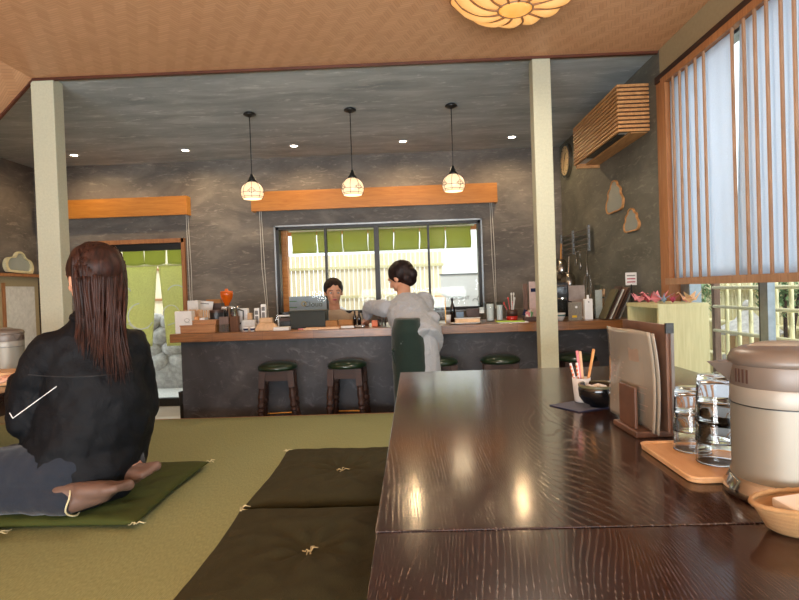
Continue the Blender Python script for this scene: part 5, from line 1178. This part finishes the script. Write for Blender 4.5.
remesh(g.build('body', M['skin'], wt), .0065, 3); face_bits(P2, R2, wt, .96)
g = MB()
for q in (-1, 1): an = V((Hp.x + q * .055, 3.42, FL + .075)); foot(g, an, (-.25, .97, 0), (0, 0, 1), 1.12)
remesh(g.build('shoes', M['black'], wt), .007, 3)
g = MB()
g.loft([(Hp - ax * .10, tl * .150, tn * .125), (Hp, tl * .155, tn * .125), (Hp.lerp(Sh, .35), tl * .135, tn * .105), (Hp.lerp(Sh, .75), tl * .150, tn * .110), (Sh + ax * .02, tl * .12, tn * .09), (Sh + ax * .05, tl * .07, tn * .065)], 28)
g.chain([(sl_, .056), (sl_.lerp(el, .5), .050), (el, .044), (wl.lerp(el, .2), .032)], 16)
g.chain([(sr_, .070), (sr_.lerp(er, .5) + V((0, -.01, 0)), .074), (er, .070), (er.lerp(wr_, .55), .052), (wr_.lerp(er, .16), .032)], 18)
g.ball((.110, 3.56, .515), (.045, .045, .052)); g.ball((.125, 3.53, .45), (.040, .035, .040))      # gathered bow at the back
remesh(g.build('blouse', M['blouse'], wt), .008, 3, (('blouse_folds', .05, .018), ('blouse_creases', .02, .006)))
g = MB(); g.loft([((.010, 3.43, .47), (.115, 0, 0), (0, .09, 0)), ((.012, 3.415, .33), (.130, 0, 0), (0, .09, 0)), ((.015, 3.41, .1), (.135, 0, 0), (0, .085, 0)), ((.015, 3.41, -.10), (.14, 0, 0), (0, .085, 0))], 28)
remesh(g.build('skirt', M['blouse'], wt), .009, 2, (('skirt_folds', .06, .010),))
g = MB(); g.loft([((-.045, 3.415, .535), (.075, 0, 0), (0, .11, 0)), ((-.040, 3.41, .46), (.098, 0, 0), (0, .135, 0)), ((-.034, 3.40, .33), (.108, 0, 0), (0, .118, 0)), ((-.030, 3.40, .1), (.108, 0, 0), (0, .105, 0)), ((-.03, 3.40, -.12), (.11, 0, 0), (0, .105, 0))], 28)
remesh(g.build('apron', M['apron'], wt), .009, 3, (('apron_folds', .09, .008),))
MB().tube([(-.115, 3.36, .36), (-.135, 3.34, .34), (-.125, 3.335, .29), (-.118, 3.34, .26)], .004, 6).build('apron_tie', M['apron'], wt); MB().ball((-.125, 3.345, .355), (.016, .014, .014)).build('apron_knot', M['apron'], wt, smooth=True)
MB().cyl(wr_.lerp(er, .30), wr_.lerp(er, .02), .034, .031, 20).build('cuff', M['blackm'], wt, bevel=.003)
MB().cyl(wl.lerp(el, .30), wl.lerp(el, .10), .034, .030, 20).build('cuff', M['blouse'], wt, bevel=.003)
g = MB(); g.ball(P2(-.020, 0, .030), (.095, .082, .088), R2, 24); g.ball(P2(-.055, 0, -.02), (.055, .070, .070), R2, 18); g.ball(P2(-.105, 0, -.02), (.030, .034, .040), R2, 14)
remesh(g.build('hair', M['hair2'], wt), .008, 3, (('hair_waves2', .03, .008),))

# ---------------- staff member seated behind the counter
sf = thing('person', 'person with short dark hair in beige shirt behind the counter', 'person', (0, 0, 0))
g = MB(); HC3 = V((-.643, 4.62, .705)); P3, R3 = head(g, HC3, (.25, -.97, -.15), .93)
g.cap(HC3 + V((0, .01, -.06)), .040, (-.643, 4.65, .55), .048)
g.loft([((-.643, 4.68, .03), (.14, 0, 0), (0, .10, 0)), ((-.643, 4.68, .25), (.12, 0, 0), (0, .09, 0)), ((-.643, 4.66, .46), (.155, 0, 0), (0, .085, 0)), ((-.643, 4.65, .54), (.09, 0, 0), (0, .06, 0))])
for q in (-1, 1):
    sh = V((-.643 + q * .165, 4.65, .495)); el_ = V((-.643 + q * .21, 4.52, .35)); w_3 = V((-.643 + q * .14, 4.32, .42)); g.chain([(sh, .042), (el_, .034), (w_3, .024)]); hand(g, w_3, (-q * .3, -.8, .1), (0, 0, -1), .85, .5, -q)
    hp3 = V((-.643 + q * .08, 4.66, .06)); kn3 = V((-.643 + q * .11, 4.36, .07)); an3 = V((-.643 + q * .11, 4.40, FL + .075)); g.chain([(hp3, .08), (kn3, .055), (an3, .034)]); foot(g, an3, (0, -1, 0), (0, 0, 1), .95)
remesh(g.build('body', M['skin'], sf), .007, 3); face_bits(P3, R3, sf, .93)
g = MB(); g.loft([((-.643, 4.68, .0), (.17, 0, 0), (0, .13, 0)), ((-.643, 4.68, .25), (.145, 0, 0), (0, .11, 0)), ((-.643, 4.66, .45), (.185, 0, 0), (0, .11, 0)), ((-.643, 4.65, .52), (.13, 0, 0), (0, .08, 0)), ((-.643, 4.65, .565), (.06, 0, 0), (0, .06, 0))], 28)
for q in (-1, 1): g.chain([(V((-.643 + q * .165, 4.65, .49)), .058), (V((-.643 + q * .21, 4.52, .35)), .050), (V((-.643 + q * .15, 4.36, .41)), .034)])
remesh(g.build('shirt', M['beigec'], sf), .009, 3, (('shirt_folds', .06, .016),))
g = MB()
for q in (-1, 1): g.chain([(V((-.643 + q * .08, 4.66, .05)), .095), (V((-.643 + q * .11, 4.36, .065)), .07), (V((-.643 + q * .11, 4.40, FL + .10)), .052)])
remesh(g.build('trousers', M['blackm'], sf), .01, 3)
g = MB(); g.ball(P3(-.022, 0, .034), (.092, .080, .084), R3, 24); g.ball(P3(-.045, 0, -.01), (.055, .072, .060), R3, 18)
remesh(g.build('hair', M['hair2'], sf), .008, 3, (('hair_waves3', .03, .008),))
o = dup(s0, (-.643, 4.70, FL), .2, 'low stool under the seated staff member behind the counter', 'stool behind the counter'); o.scale = (1, 1, .50)
